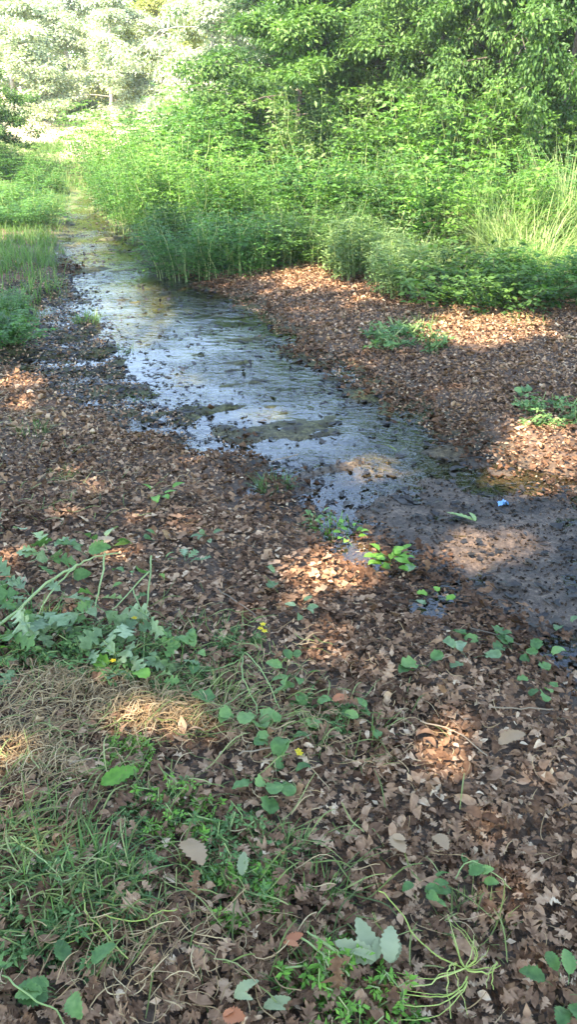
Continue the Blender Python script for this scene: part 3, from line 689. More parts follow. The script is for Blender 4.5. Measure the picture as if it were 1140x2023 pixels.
for _ in range(4):
    q = LEAF6[0].copy(); q[:, 2] += rg.normal(0, .12, 7); q[:, :2] *= rg.uniform(.8, 1.2, (7, 2)); XLO.append((q, LEAF6[1]))
pool = OAK_HI + BLOB; plo = OAK_LO
pick = rg.integers(0, 22, n)
for j in range(22):
    near = rest[(pick[rest] == j) & (ly[rest] < 1.5)]; farr = rest[(pick[rest] == j) & (ly[rest] >= 1.5) & (ly[rest] < 2.3)]; vfar = rest[(pick[rest] == j) & (ly[rest] >= 2.3) & (ly[rest] < 3.4)]; xfar = rest[(pick[rest] == j) & (ly[rest] >= 3.4)]
    for idx, tp in ((near, pool[j]), (farr, (plo[j] if j < 14 else BLOB[j % 6])), (vfar, VLO[j % 5]), (xfar, XLO[j % 4])):
        if len(idx):
            scatter(acc, tp[0], tp[1], np.stack([lx, ly, lz], 1)[idx], D[idx], roll[idx], LL[idx], LV[idx])
tag(link('leaf_litter', acc.mesh('leaf_litter', True), M['litter']), 'brown fallen oak leaves carpeting both banks of the stream', 'leaf litter', None, 'stuff')
# crumbs of leaf and bark
acc = Acc(); m = 190000
cx = rg.uniform(-4.2, 5.2, m); cyy = rg.uniform(.6, 9.0, m); kk = (np.abs(cx) < .36 * cyy + .8) & (sdist(cx, cyy, POLY) > -.05); cx, cyy = cx[kk], cyy[kk]; m = len(cx)
D2 = rg.normal(0, 1, (m, 3)); D2[:, 2] *= .3
scatter(acc, *DIAM, np.stack([cx, cyy, terrain(cx, cyy) + rg.uniform(.001, .02, m)], 1), D2, rg.normal(0, .5, m), rg.uniform(.008, .03, m), rg.beta(2, 2, m))
tag(link('leaf_crumbs', acc.mesh('leaf_crumbs'), M['litter']), 'crumbled brown leaf bits between the fallen leaves', 'leaf litter', None, 'stuff')
# soaked leaves and mud clots in the stream
acc = Acc(); m = 90000
sx = rg.uniform(-6, 3.6, m); sy = rg.uniform(1.5, 14, m); s1 = sdist(sx, sy, POLY); s2 = sdist(sx, sy, WETP)
lines = vnoise((sx * .9 + sy * .45) / .35, (sy - sx * .45) / .075, 61)
inw = s1 < 0
prob = np.where(inw, .22 + .78 * sstep(.50, .64, lines), 0) * (.45 + .6 * sstep(-.5, 0, s1)) + np.where(s2 < .12, 1.0, 0)
prob = np.where((sy - .35 * (sx - .6) < 3.9) & inw, np.maximum(prob, .55), prob)
kk = rg.uniform(0, 1, m) < prob; sx, sy = sx[kk], sy[kk]; m = len(sx)
zz = np.maximum(terrain(sx, sy), -.004) + rg.uniform(-.007, .011, m)
D2 = rg.normal(0, 1, (m, 3)); D2[:, 2] *= .12; pick = rg.integers(0, 14, m)
VLO = [strip(np.array([0, .3, .45, .7, 1.]), np.array([.03, .28, .14, .3, .03]), fold=rg.uniform(0, .4), curl=rg.uniform(-.1, .1), twist=rg.uniform(-.3, .3), asym=.3, rg=rg) for _ in range(14)]
for j in range(14):
    i = pick == j
    scatter(acc, *VLO[j], np.stack([sx, sy, zz], 1)[i], D2[i], rg.normal(0, .15, i.sum()), rg.uniform(.018, .06, i.sum()), rg.beta(1.6, 2.6, i.sum()))
tag(link('soaked_leaves', acc.mesh('soaked_leaves', True), M['soaked']), 'dark soaked leaves and mud clots lying in the stream', 'leaf litter', None, 'stuff')

# gravelly crumbs on the wet mud at the near end
acc = Acc(); m = 110000
sx = rg.uniform(-3.2, 3.2, m); sy = rg.uniform(1.5, 8.5, m); kk = ((sdist(sx, sy, POLY) < .03) & (rg.uniform(0, 1, m) < 1 - sstep(3.4, 4.6, sy - .35 * (sx - .6)))) | ((sdist(sx, sy, WETP) < .1) & (terrain(sx, sy) > -.004)); sx, sy = sx[kk], sy[kk]; m = len(sx)
D2 = rg.normal(0, 1, (m, 3)); D2[:, 2] *= .35
scatter(acc, *XLO[1], np.stack([sx, sy, terrain(sx, sy) + rg.uniform(-.002, .004, m)], 1), D2, rg.normal(0, .3, m), rg.uniform(.006, .022, m), rg.beta(1.5, 1.8, m) * 1.0)
tag(link('mud_crumbs', acc.mesh('mud_crumbs'), M['mudbits']), 'dark gravelly bits of leaf and grit on the wet mud', 'mud', None, 'stuff')
# ------------------------------------------------------------------ straw and loose grass
def strands(name, spots, mat, label, seed, base=0, wd=.0009, lo=.04, hi=.19, mul=1.0, curl=1.1):
    rg = np.random.default_rng(seed); acc = Acc(); pts = []
    for px, py, rx, ry, cnt in spots:
        cnt = int(cnt * mul); u = px + rx * rg.normal(0, .6, cnt); v = py + ry * rg.normal(0, .6, cnt)
        for a_, b_ in zip(u, v):
            if b_ > 330: pts.append(at(a_, b_, .05)[:2])
    pts = np.array(pts); sdp = sdist(pts[:, 0], pts[:, 1], POLY); pts = pts[sdp > .05]; m = len(pts)
    z = terrain(pts[:, 0], pts[:, 1]) + rg.uniform(.012, .045, m)
    az = rg.uniform(0, 6.28, m); L = rg.uniform(lo, hi, m); curv = rg.normal(0, curl, m); S = 6
    k = np.linspace(-.5, .5, S + 1); rows = []
    for q in k:
        a2 = az + curv * q * .6
        cx = pts[:, 0] + np.cos(a2) * L * q; cy_ = pts[:, 1] + np.sin(a2) * L * q
        cz = z + .02 * np.sin(q * 5 + az) * (L / .2)
        px_, py_ = -np.sin(a2), np.cos(a2)
        ww = wd * (1.3 - 1.2 * abs(q))
        rows += [np.stack([cx - px_ * ww, cy_ - py_ * ww, cz], 1), np.stack([cx + px_ * ww, cy_ + py_ * ww, cz + .0008], 1)]
    V = np.stack(rows, 1); kk = V.shape[1]; T = []
    for i in range(S):
        b = 2 * i; T += [(b, b + 1, b + 2), (b + 1, b + 3, b + 2)]
    T = (np.array(T)[None] + (np.arange(m) * kk)[:, None, None]).reshape(-1, 3)
    acc.add(V.reshape(-1, 3), T, np.repeat(rg.beta(2, 2, m), kk))
    tag(link(name, acc.mesh(name), M[mat]), label, 'loose grass', None, 'stuff')
strands('straw', [(60, 1500, 110, 120, 190), (310, 1420, 150, 50, 190), (130, 1380, 90, 40, 80), (60, 850, 110, 60, 40), (560, 1450, 120, 60, 29), (300, 1930, 220, 100, 48), (660, 1430, 200, 120, 29),
                  (600, 540, 120, 14, 98), (930, 640, 140, 30, 113), (200, 960, 200, 60, 30), (640, 1500, 500, 400, 57)], 'straw', 'dry straw coloured grass scattered over the leaf litter', 41, wd=.0008, lo=.02, hi=.10, mul=5.0)
strands('mown_grass', [(90, 1740, 150, 140, 140), (230, 1310, 200, 70, 82), (470, 1330, 160, 120, 60), (300, 1850, 220, 120, 30), (60, 1480, 120, 120, 41), (350, 1430, 140, 60, 35), (110, 1000, 170, 60, 30), (560, 1720, 200, 140, 34), (640, 1450, 160, 60, 29), (800, 1830, 200, 120, 14), (80, 880, 120, 40, 15), (250, 1560, 160, 60, 28)],
        'greenstraw', 'limp green mown grass lying on the litter', 42, wd=.0013, lo=.04, hi=.17, mul=1.9, curl=.35)

# ------------------------------------------------------------------ foreground plants
rg = np.random.default_rng(51)
def with_petiole(tv, tt, pl=.5):
    b = np.array([(-pl, .012, -.16), (-pl, -.012, -.16), (-pl * .5, .012, -.04), (-pl * .5, -.012, -.04), (.02, .012, .0), (.02, -.012, .0)])
    t = np.array([(0, 1, 2), (1, 3, 2), (2, 3, 4), (3, 5, 4)])
    V = np.concatenate([tv, b]); V[:, 0] += pl; V[:, 2] += .16
    return V, np.concatenate([tt, t + len(tv)])
def lobed(rg, deep=1.0):
    s = np.array([0, .06, .14, .22, .28, .33, .42, .52, .58, .63, .72, .80, .85, .93, 1.0]); wd = np.array([.02, .10, .24, .22, .10, .12, .36, .32, .13, .14, .30, .24, .13, .10, .01])
    V, T = strip(s, wd, fold=rg.uniform(.0, .35), curl=rg.uniform(-.1, .2), twist=rg.uniform(-.4, .4), asym=.15, rg=rg, wav=.02)
    V[:, 0] += np.abs(V[:, 1]) * .3
    return V, T
def toothed(rg):
    s = np.linspace(0, 1, 15); wd = .30 * np.sin(np.pi * s ** .75) ** .7 * (1 + .14 * ((np.arange(15) % 2) * 2 - 1)) + .006
    return strip(s, wd, fold=rg.uniform(.1, .4), curl=rg.uniform(.0, .22), twist=rg.uniform(-.3, .3), asym=.04, rg=rg, wav=.012)
def rounded(rg):
    s = np.array([-.12, 0, .12, .28, .46, .64, .8, .92, 1.0]); wd = np.array([.16, .30, .36, .44, .41, .41, .30, .2, .02])
    V, T = strip(s, wd, fold=rg.uniform(.1, .5), curl=rg.uniform(-.06, .25), twist=rg.uniform(-.5, .5), asym=.1, rg=rg, wav=.04)
    V[1, 0] = .02
    return V, T
LM = {}
for nm, fn, pl in (('lobed', lobed, .35), ('toothed', toothed, .3), ('round', rounded, .8), ('slim', lambda r: smooth_leaf(r, .15, 8, .2, .15), .15)):
    LM[nm] = [with_petiole(*fn(rg), pl) for _ in range(4)]
_lm = {}
def leaf_obj(kind, mat, parent, p, d, roll, size, name='leaf', tone=.5):
    i = random.randrange(4); tb = int(max(0, min(3, tone * 4))); key = (kind, i, mat, tb)
    if key not in _lm:
        tv, tt = LM[kind][i]; me = mesh_np('leaf', tv, tt, np.full(len(tv), .2 + tb * .2), True); me.materials.append(M[mat]); _lm[key] = me
    X_, Y_, Z_ = [a_[0] for a_ in frames(np.array([d], float), np.array([roll]))]
    o = bpy.data.objects.new(name, _lm[key]); col.objects.link(o); o.parent = parent
    s = size; q = p
    o.matrix_local = Matrix(((X_[0] * s, Y_[0] * s, Z_[0] * s, q[0]), (X_[1] * s, Y_[1] * s, Z_[1] * s, q[1]), (X_[2] * s, Y_[2] * s, Z_[2] * s, q[2]), (0, 0, 0, 1)))
    return o
def rosette(name, label, px, py, n, size, kind, mat, hgt=.04, flat=.25, cat='plant', group='small plants in the leaf litter', az0=None, spread=.02):
    p = ground_at(px, py, .01); e = empty(name, p); tag(e, label, cat, group)
    for i in range(n):
        az = (random.uniform(0, 6.28) if az0 is None else az0) + i * 2.4 + random.uniform(-.3, .3)
        d = np.array([math.cos(az), math.sin(az), random.uniform(-.05, .5) * flat * 2])
        r = spread * random.random()
        leaf_obj(kind, mat, e, (math.cos(az) * r, math.sin(az) * r, hgt * random.uniform(.2, 1)), d, random.gauss(0, .3), size * random.uniform(.7, 1.15), tone=random.random())
    return e
ROS = [
    ('seedling', 'small bright green seedling alone in the litter near the stream bend', 313, 985, 7, .055, 'toothed', 'weedbright', .03),
    ('leafy_sprout', 'sunlit bright green sprout on the stream bank, the brightest plant there', 772, 1124, 34, .046, 'toothed', 'weedbright', .06),
    ('leafy_sprout', 'small green sprout at the water edge up from the sunlit one', 690, 1062, 10, .034, 'toothed', 'weedbright', .04),
    ('leafy_sprout', 'green leafy sprout with grass on the stream bank at the top of the sunlit patch', 620, 1040, 16, .034, 'slim', 'weed', .05),
    ('round_leaf_plant', 'single grey green round leaf in the litter left of the sunlit patch', 558, 1155, 2, .045, 'round', 'weedblue', .03),
    ('round_leaf_plant', 'pale round leaf at the water beside the sunlit sprout', 818, 1120, 1, .05, 'round', 'weedblue', .03),
    ('round_leaf_plant', 'small round leaf between the sunlit sprout and the large round leaf', 804, 1192, 1, .034, 'round', 'weedblue', .03),
    ('leafy_sprout', 'little bright sprout just above the large round leaf', 868, 1188, 4, .036, 'round', 'weedbright', .03),
    ('round_leaf_plant', 'largest round green leaf at the muddy stream edge', 876, 1248, 1, .06, 'round', 'weed', .03),
    ('round_leaf_plant', 'green round leaf plant below the largest round leaf', 842, 1325, 3, .046, 'round', 'weed', .03),
    ('round_leaf_plant', 'pale green round leaves at the left end of the row by the mud', 925, 1312, 4, .045, 'round', 'weedblue', .03),
    ('round_leaf_plant', 'green round leaves at the top of the row by the mud', 972, 1270, 3, .04, 'round', 'weed', .03),
    ('round_leaf_plant', 'green round leaves in the middle of the row by the mud', 1012, 1295, 5, .042, 'round', 'weed', .04),
    ('round_leaf_plant', 'green round leaves at the right end of the row by the mud', 1058, 1310, 4, .04, 'round', 'weed', .03),
    ('round_leaf_plant', 'green round leaves just below the row by the mud', 1062, 1358, 5, .036, 'round', 'weed', .03),
    ('round_leaf_plant', 'pale round leaf on the wet mud at the right picture edge', 1112, 1245, 2, .042, 'round', 'weedblue', .03),
    ('leafy_sprout', 'pale green sprout below the sunlit patch in the litter', 592, 1212, 5, .05, 'toothed', 'weedblue', .03),
    ('leafy_sprout', 'faded green leaves lying in the litter below the lone seedling', 366, 1118, 6, .05, 'lobed', 'weedblue', .02),
    ('leafy_sprout', 'faded small leaves up and right of the other faded leaves', 412, 1066, 5, .042, 'toothed', 'weedblue', .02),
    ('leafy_sprout', 'green leafy plant right of the upper yellow flower', 582, 1352, 9, .05, 'toothed', 'weed', .05),
    ('broad_leaf_plant', 'dark green broad leaves in the middle of the path', 488, 1415, 7, .055, 'round', 'weed', .04),
    ('broad_leaf_plant', 'small dark leaves right of the broad leaves in the middle of the path', 604, 1418, 5, .04, 'round', 'weed', .03),
    ('broad_leaf_plant', 'dark bluish green leaf cluster beside the lower yellow flower', 528, 1548, 9, .044, 'round', 'weed', .04),
    ('broad_leaf_plant', 'green leaves between the broad leaves and the lower yellow flower', 545, 1462, 5, .036, 'round', 'weed', .03),
    ('broad_leaf_plant', 'green leaves right of the path middle beside loose stems', 742, 1432, 6, .038, 'toothed', 'weed', .03),
    ('wilted_leaf_plant', 'yellowish green leaves lying at the top of the cut stalk heap', 95, 1105, 5, .075, 'lobed', 'stalk', .05),
    ('broad_leaf_plant', 'green leaf bunch at the right end of the cut stalk heap', 392, 1305, 7, .05, 'toothed', 'weed', .04),
    ('broad_leaf_plant', 'yellow green round leaf below the cut stalk heap', 248, 1338, 3, .045, 'round', 'weedbright', .03),
    ('leafy_sprout', 'bright green leafy plant at the edge of the litter under the bramble', 1068, 605, 16, .10, 'toothed', 'weedbright', .12),
    ('leafy_sprout', 'small green sprout on the wet shore at the right picture edge, upper bank', 1032, 795, 6, .06, 'toothed', 'weed', .05),
    ('pale_weed', 'pale bluish leaves lying at the left edge above the cut stalk heap', 10, 1062, 5, .07, 'round', 'weedblue', .04),
    ('leafy_sprout', 'dull green leaf bunch at the bottom edge left of the pale curled leaves', 140, 1970, 7, .05, 'toothed', 'weed', .04),
    ('leafy_sprout', 'green leaf bunch cut off by the bottom right corner', 1118, 1975, 8, .055, 'toothed', 'weed', .04),
    ('leafy_sprout', 'green seedling left of the seedling pair above the uprooted stems', 822, 1760, 7, .036, 'toothed', 'weed', .03),
    ('leafy_sprout', 'green seedling nearest the right of the pair above the uprooted stems', 915, 1752, 8, .036, 'toothed', 'weed', .03),
]
for (nm, label, px, py, n_, size, kind, mat, hgt) in ROS:
    rosette(nm, label, px, py, n_, size, kind, mat, hgt, spread=.05 if n_ > 5 else .02)

# small fine-leaved weed tufts and grass tufts
WT = [herb(501, 46, .10, .13, 4, .035, 4, .022, .9, lean=1.0), herb(502, 40, .09, .14, 4, .03, 5, .018, .8, lean=1.2)]
GT = [grass_clump(511, 130, .11, .10, .55, .0017), grass_clump(512, 120, .10, .12, .65, .0017)]
for px, py, kd, mat, s, label in [
        (470, 1700, 'w', 'weed', .8, 'green weed tuft in the middle of the lower litter'),
        (490, 1775, 'w', 'weedbright', .6, 'bright green weed tuft just below the middle one'),
        (600, 1800, 'g', 'grass', .8, 'short grass tuft left of the pale lobed leaf'),
        (690, 1995, 'w', 'weedbright', .8, 'bright green weed tuft at the bottom edge below the paired stems'),
        (620, 1960, 'g', 'grass', .7, 'grass tuft at the bottom edge beside the bright weed tuft'),
        (350, 1615, 'w', 'weedbright', .7, 'bright green weed tuft below the flat yellow green leaf'),
        (300, 1610, 'w', 'weed', .6, 'dull weed tuft touching the bright one below the flat leaf'),
        (60, 1700, 'g', 'grass', 1.1, 'grass tuft at the left edge below the straw patch'),
        (150, 1760, 'g', 'weed', 1.1, 'deep green grass tuft in the lower left tangle'),
        (60, 1810, 'w', 'weed', .9, 'deep green weed tuft at the left edge in the lower tangle'),
        (170, 1850, 'w', 'weed', .7, 'weed tuft at the foot of the lower left tangle'),
        (255, 1740, 'w', 'weed', .5, 'small weed tuft right of the lower left tangle'),
        (120, 1290, 'w', 'weed', 1.1, 'dark green weeds under the cut stalk heap, left part'),
        (215, 1300, 'w', 'weed', 1.1, 'dark green weeds under the cut stalk heap, middle part'),
        (310, 1320, 'g', 'grass', 1.0, 'grass tuft below the right part of the cut stalk heap'),
        (40, 1250, 'g', 'weed', 1.2, 'dark grass at the left edge under the cut stalk heap'),
        (120, 945, 'g', 'grass', .6, 'thin grass tuft on the left bank above the cut stalk heap'),
        (60, 855, 'g', 'grass', .8, 'grass tuft below the pinkish sunlit patch at the left'),
        (245, 700, 'g', 'grass', .9, 'green grass tuft standing in the muddy puddles, lower one'),
        (170, 632, 'g', 'grass', 1.0, 'green grass tuft standing in the muddy puddles, upper one'),
        (60, 630, 'g', 'grass', 1.2, 'green grass tuft at the left side of the muddy puddles'),
        (280, 790, 'g', 'grass', .7, 'small grass tuft at the mud edge below the puddles'),
        (800, 680, 'w', 'weed', 2.0, 'green weed tuft alone in the middle of the right bank litter'),
        (830, 645, 'g', 'grass', 1.3, 'grass tuft just behind the lone weed tuft on the right bank'),
        (1090, 825, 'w', 'weed', 1.3, 'weed tuft near the right picture edge above the bright sun patch'),
        (930, 600, 'g', 'palegrass', 1.3, 'pale yellowish grass tuft at the top of the right bank litter'),
        (690, 1470, 'g', 'grass', .9, 'thin grass tuft right of the lower yellow flower'),
        (400, 1390, 'g', 'greenstraw', .9, 'limp grass tuft left of the broad leaves in the path middle'),
        (930, 1830, 'g', 'greenstraw', .6, 'thin dull grass tuft above the uprooted stems'),
        (655, 1052, 'g', 'weedbright', .8, 'bright grass tuft on the stream bank above the sunlit patch'),
        (110, 1700, 'g', 'weed', .9, 'deep green grass tuft between the left edge tuft and the tangle'),
        (210, 1800, 'g', 'grass', .9, 'grass tuft at the right side of the lower left tangle'),
        (90, 1880, 'g', 'weed', .8, 'grass tuft above the stem in the lower left corner'),
        (440, 1740, 'g', 'grass', .7, 'grass tuft growing into the middle weed tuft from its left'),
        (560, 1690, 'g', 'weed', .6, 'fine grass tuft right of the middle weed tuft'),
        (400, 1260, 'g', 'weed', .8, 'fine grass tuft beside the leaf bunch at the right end of the heap'),
        (350, 1350, 'w', 'weed', .6, 'low weed tuft between the cut stalk heap and the straw'),
        (470, 1275, 'w', 'weed', .5, 'low weed tuft left of the upper yellow flowers'),
        (250, 1500, 'w', 'weedbright', .5, 'small weed tuft just above the flat yellow green leaf'),
        (640, 1420, 'w', 'weed', .6, 'low weed tuft right of the small dark leaves in the path middle'),
        (1040, 640, 'g', 'grass', 1.2, 'grass tuft on the right bank litter below the bright little plant'),
        (540, 960, 'g', 'weed', .8, 'dark grass tuft at the left water edge of the narrow stream')]:
    p = ground_at(px, py)
    if kd == 'w':
        st, fo = random.choice(WT); put('weed_tuft', label, 'weed', 'weed and grass tufts in the litter', [('stems', st, M['stalk']), ('foliage', fo, M[mat])], p[0], p[1], s)
    else:
        put('grass_tuft', label, 'grass tuft', 'weed and grass tufts in the litter', [('blades', random.choice(GT), M[mat])], p[0], p[1], s)

# ---- stalks
def path3(pts, hs):
    P = np.array([ground_at(px, py, h_) for (px, py), h_ in zip(pts, hs)])
    t = np.linspace(0, len(P) - 1, 4 * (len(P) - 1) + 1); out = []
    for q in t:                                   # Catmull-Rom
        i = min(int(q), len(P) - 2); f = q - i
        p0, p1, p2, p3 = P[max(i - 1, 0)], P[i], P[i + 1], P[min(i + 2, len(P) - 1)]
        out.append(.5 * (2 * p1 + (p2 - p0) * f + (2 * p0 - 5 * p1 + 4 * p2 - p3) * f * f + (3 * p1 - p0 - 3 * p2 + p3) * f ** 3))
    return np.array(out)
def stalk_thing(name, label, stems, mat, leaves=(), cat='plant stalk', group=None, part='stalk'):
    base = ground_at(*stems[0][0][0], 0); e = empty(name, base); tag(e, label, cat, group)
    for pts, hs, r0, r1 in stems:
        P = path3(pts, [max(q * .8, .034) for q in hs]) - base; P = P + np.random.default_rng(int(pts[0][0])).normal(0, .0014, P.shape); a_ = Acc(); tube(a_, P, np.linspace(r0, r1, len(P)) * .7, random.uniform(.3, .75), 6)
        link(part, a_.mesh(part, True), M[mat], e)
    leaves = list(leaves)
    for q in leaves[:]:
        for _ in range(6):
            leaves.append((q[0] + random.gauss(0, 34), q[1] + random.gauss(8, 26), q[2], random.choice(['weed', 'weedblue', q[3]]), q[4] * random.uniform(.55, .95), q[5] + random.gauss(0, 1.1), q[6] * random.uniform(.4, 1.0)))
    for px, py, kind, lm, size, az, h_ in leaves:
        size *= .88; p = ground_at(px, py, h_) - base; d = np.array([math.cos(az), math.sin(az), random.uniform(-.45, .25)])
        leaf_obj(kind, lm, e, p - d * size * .6, d, random.gauss(0, .7), size, tone=random.random())
    return e
stalk_thing('cut_stalk', 'thick forked pale green cut stalk running off the left picture edge', [
    ([(150, 1117), (90, 1152), (35, 1205), (-45, 1268)], [.09, .08, .07, .05], .006, .0075), ([(150, 1117), (116, 1150), (88, 1188), (70, 1225)], [.09, .08, .06, .04], .005, .003),
    ([(150, 1117), (185, 1100), (235, 1092)], [.09, .09, .08], .005, .003)], 'stalk',
    [(55, 1222, 'lobed', 'weedblue', .13, -1.2, .09), (100, 1225, 'lobed', 'weedblue', .11, -.6, .08), (15, 1135, 'lobed', 'weedblue', .11, 2.4, .08), (120, 1085, 'lobed', 'weed', .12, .6, .09), (190, 1090, 'toothed', 'weed', .09, .1, .09), (20, 1180, 'lobed', 'weed', .12, 3.4, .06)], group='cut stalks heaped on the left')
stalk_thing('cut_stalk', 'short upright cut stalk with lobed leaves in the middle of the heap', [([(207, 1092), (200, 1140), (187, 1200)], [.12, .09, .06], .005, .0035)], 'stalk',
    [(165, 1195, 'lobed', 'weedblue', .12, 2.6, .08), (218, 1222, 'lobed', 'weedblue', .12, -.5, .09), (150, 1245, 'lobed', 'weed', .12, -2.4, .06)], group='cut stalks heaped on the left')
stalk_thing('cut_stalk', 'long thin pale cut stalk forking at the right side of the heap', [
    ([(298, 1100), (295, 1150), (287, 1225), (284, 1330)], [.12, .10, .07, .04], .0045, .003), ([(294, 1128), (260, 1165), (222, 1205)], [.11, .09, .07], .004, .0025), ([(262, 1166), (280, 1210), (312, 1262), (345, 1300)], [.09, .08, .06, .04], .0035, .0025)], 'stalk',
    [(312, 1228, 'lobed', 'weedblue', .09, -.9, .08), (262, 1288, 'lobed', 'weedblue', .10, -2.0, .06), (318, 1300, 'lobed', 'weedblue', .09, -.4, .05), (285, 1120, 'slim', 'weed', .07, 2.5, .1)], group='cut stalks heaped on the left')
stalk_thing('cut_stalk', 'thin bent stalk at the lower left of the cut heap', [([(48, 1262), (28, 1290), (-10, 1315)], [.05, .05, .03], .003, .002)], 'stalk', [(10, 1290, 'lobed', 'weedbright', .10, 3.0, .04)], group='cut stalks heaped on the left')
stalk_thing('bent_stem', 'pale bent stem arching over the broad leaves in the path middle', [
    ([(478, 1300), (480, 1340), (500, 1380), (520, 1440)], [.06, .09, .06, .03], .0028, .002), ([(486, 1290), (515, 1320), (545, 1385), (555, 1402)], [.06, .08, .05, .03], .0025, .0018), ([(360, 1328), (410, 1325), (455, 1312), (478, 1300)], [.03, .05, .06, .06], .0022, .0022), ([(370, 1415), (430, 1400), (482, 1368)], [.04, .05, .06], .0025, .002)], 'stalk', [], 'plant stem', 'loose stems')
up = [([(755, 1760), (790, 1800), (822, 1850), (870, 1890), (920, 1915)], [.07, .06, .06, .05, .05], .0032, .004), ([(920, 1915), (945, 1920), (972, 1923)], [.05, .06, .05], .005, .003),
      ([(920, 1915), (905, 1880), (892, 1848)], [.05, .07, .06], .004, .002), ([(920, 1915), (944, 1888), (922, 1848), (896, 1818)], [.05, .08, .07, .05], .0035, .0018),
      ([(920, 1915), (872, 1930), (830, 1950), (770, 1942)], [.05, .05, .04, .04], .004, .0022), ([(925, 1930), (892, 1964), (850, 1970), (762, 1956)], [.05, .06, .05, .04], .004, .0022),
      ([(925, 1940), (900, 1965), (868, 1985), (785, 1988)], [.05, .06, .05, .04], .0038, .0022), ([(905, 1905), (888, 1912), (884, 1950), (892, 2010)], [.05, .08, .06, .05], .0032, .002),
      ([(920, 1915), (932, 1885), (935, 1850)], [.05, .07, .05], .003, .0015), ([(985, 1900), (975, 1925), (972, 1955)], [.06, .06, .04], .003, .002), ([(800, 1870), (760, 1850), (735, 1800)], [.05, .05, .04], .002, .0015)]
for q in list(up[1:]):
    dx, dy = random.gauss(0, 9), random.gauss(0, 9)
    up.append(([(p_[0] + dx * k_ / (len(q[0]) - 1) * 2, p_[1] + dy * k_ / (len(q[0]) - 1) * 2) for k_, p_ in enumerate(q[0])], q[1], q[2] * .7, q[3] * .7))
up = [(a_, b_, c_ * .62, d_ * .55) for a_, b_, c_, d_ in up]
stalk_thing('uprooted_plant', 'uprooted clump of pale yellow green stems fanning out at the lower right', up, 'stalkyellow', [], 'uprooted plant', None, 'stem')
stalk_thing('paired_stem', 'two parallel pale stems lying left of the pale lobed leaf', [([(585, 1846), (640, 1885), (692, 1927)], [.05, .05, .04], .0032, .003), ([(605, 1838), (655, 1875), (702, 1916)], [.05, .05, .04], .003, .0028)], 'stalk', [], 'plant stem', 'loose stems', 'stem')
for nm, lab, stems, mt in [
        ('curved_stem', 'long curved pale stem in the lower left tangle', [([(20, 1655), (75, 1690), (118, 1735), (122, 1790)], [.05, .06, .05, .03], .002, .0015)], 'stalk'),
        ('curved_stem', 'yellowish curved stem right of the lower left tangle', [([(165, 1740), (168, 1800), (195, 1830), (250, 1895)], [.05, .05, .04, .03], .0025, .0018)], 'stalkyellow'),
        ('curved_stem', 'thin stem slanting up right of the lower left tangle', [([(130, 1745), (175, 1700), (225, 1660)], [.04, .05, .04], .002, .0014)], 'stalk'),
        ('curved_stem', 'stem running to the bottom edge in the lower left corner', [([(5, 1925), (60, 1970), (110, 1995), (130, 2030)], [.05, .06, .05, .04], .0025, .002)], 'stalk'),
        ('curved_stem', 'short yellow stem lying below the lower left tangle', [([(125, 1865), (165, 1848), (215, 1835)], [.04, .05, .04], .002, .0016)], 'stalkyellow'),
        ('curved_stem', 'arched tan stem in the lower middle litter', [([(205, 1810), (270, 1822), (310, 1800), (350, 1798)], [.04, .05, .05, .04], .002, .0015)], 'stalkyellow'),
        ('dry_stick', 'straight pale dry stick below the row of round leaves', [([(965, 1398), (1030, 1400), (1095, 1402)], [.05, .05, .05], .0028, .002)], 'dry'),
        ('dry_stick', 'slanting pale stem above the dark hollow at the right', [([(830, 1425), (900, 1445), (965, 1495)], [.05, .05, .05], .0028, .002)], 'dry'),
        ('dry_stick', 'pale dry stem crossing beside the lower yellow flower', [([(470, 1490), (540, 1475), (615, 1452)], [.05, .06, .05], .003, .002)], 'dry'),
        ('dry_stick', 'bent thin stem above the seedling pair at the lower right', [([(900, 1735), (925, 1702), (965, 1718), (1010, 1755)], [.04, .07, .06, .04], .002, .0014)], 'stalk'),
        ('dry_stick', 'thin white stick beside the flat yellow green leaf', [([(135, 1512), (165, 1500), (205, 1498)], [.05, .06, .05], .0018, .0014)], 'dry'),
        ('dry_stick', 'dark twig lying in the litter below the lone seedling', [([(430, 1165), (470, 1190), (505, 1215)], [.04, .04, .04], .003, .002)], 'twig'),
        ('dry_stick', 'dark stick resting across the stream near its middle', [([(590, 898), (560, 905), (530, 912)], [.03, .03, .03], .005, .003)], 'twig'),
        ('dry_stick', 'pale stick lying on the mud at the right below the wet shore', [([(930, 1240), (985, 1255), (1030, 1275)], [.03, .03, .03], .0035, .0025)], 'twig')]:
    stalk_thing(nm, lab, stems, mt, [], 'stick' if nm == 'dry_stick' else 'plant stem', 'dry sticks' if nm == 'dry_stick' else 'loose stems', 'stem')
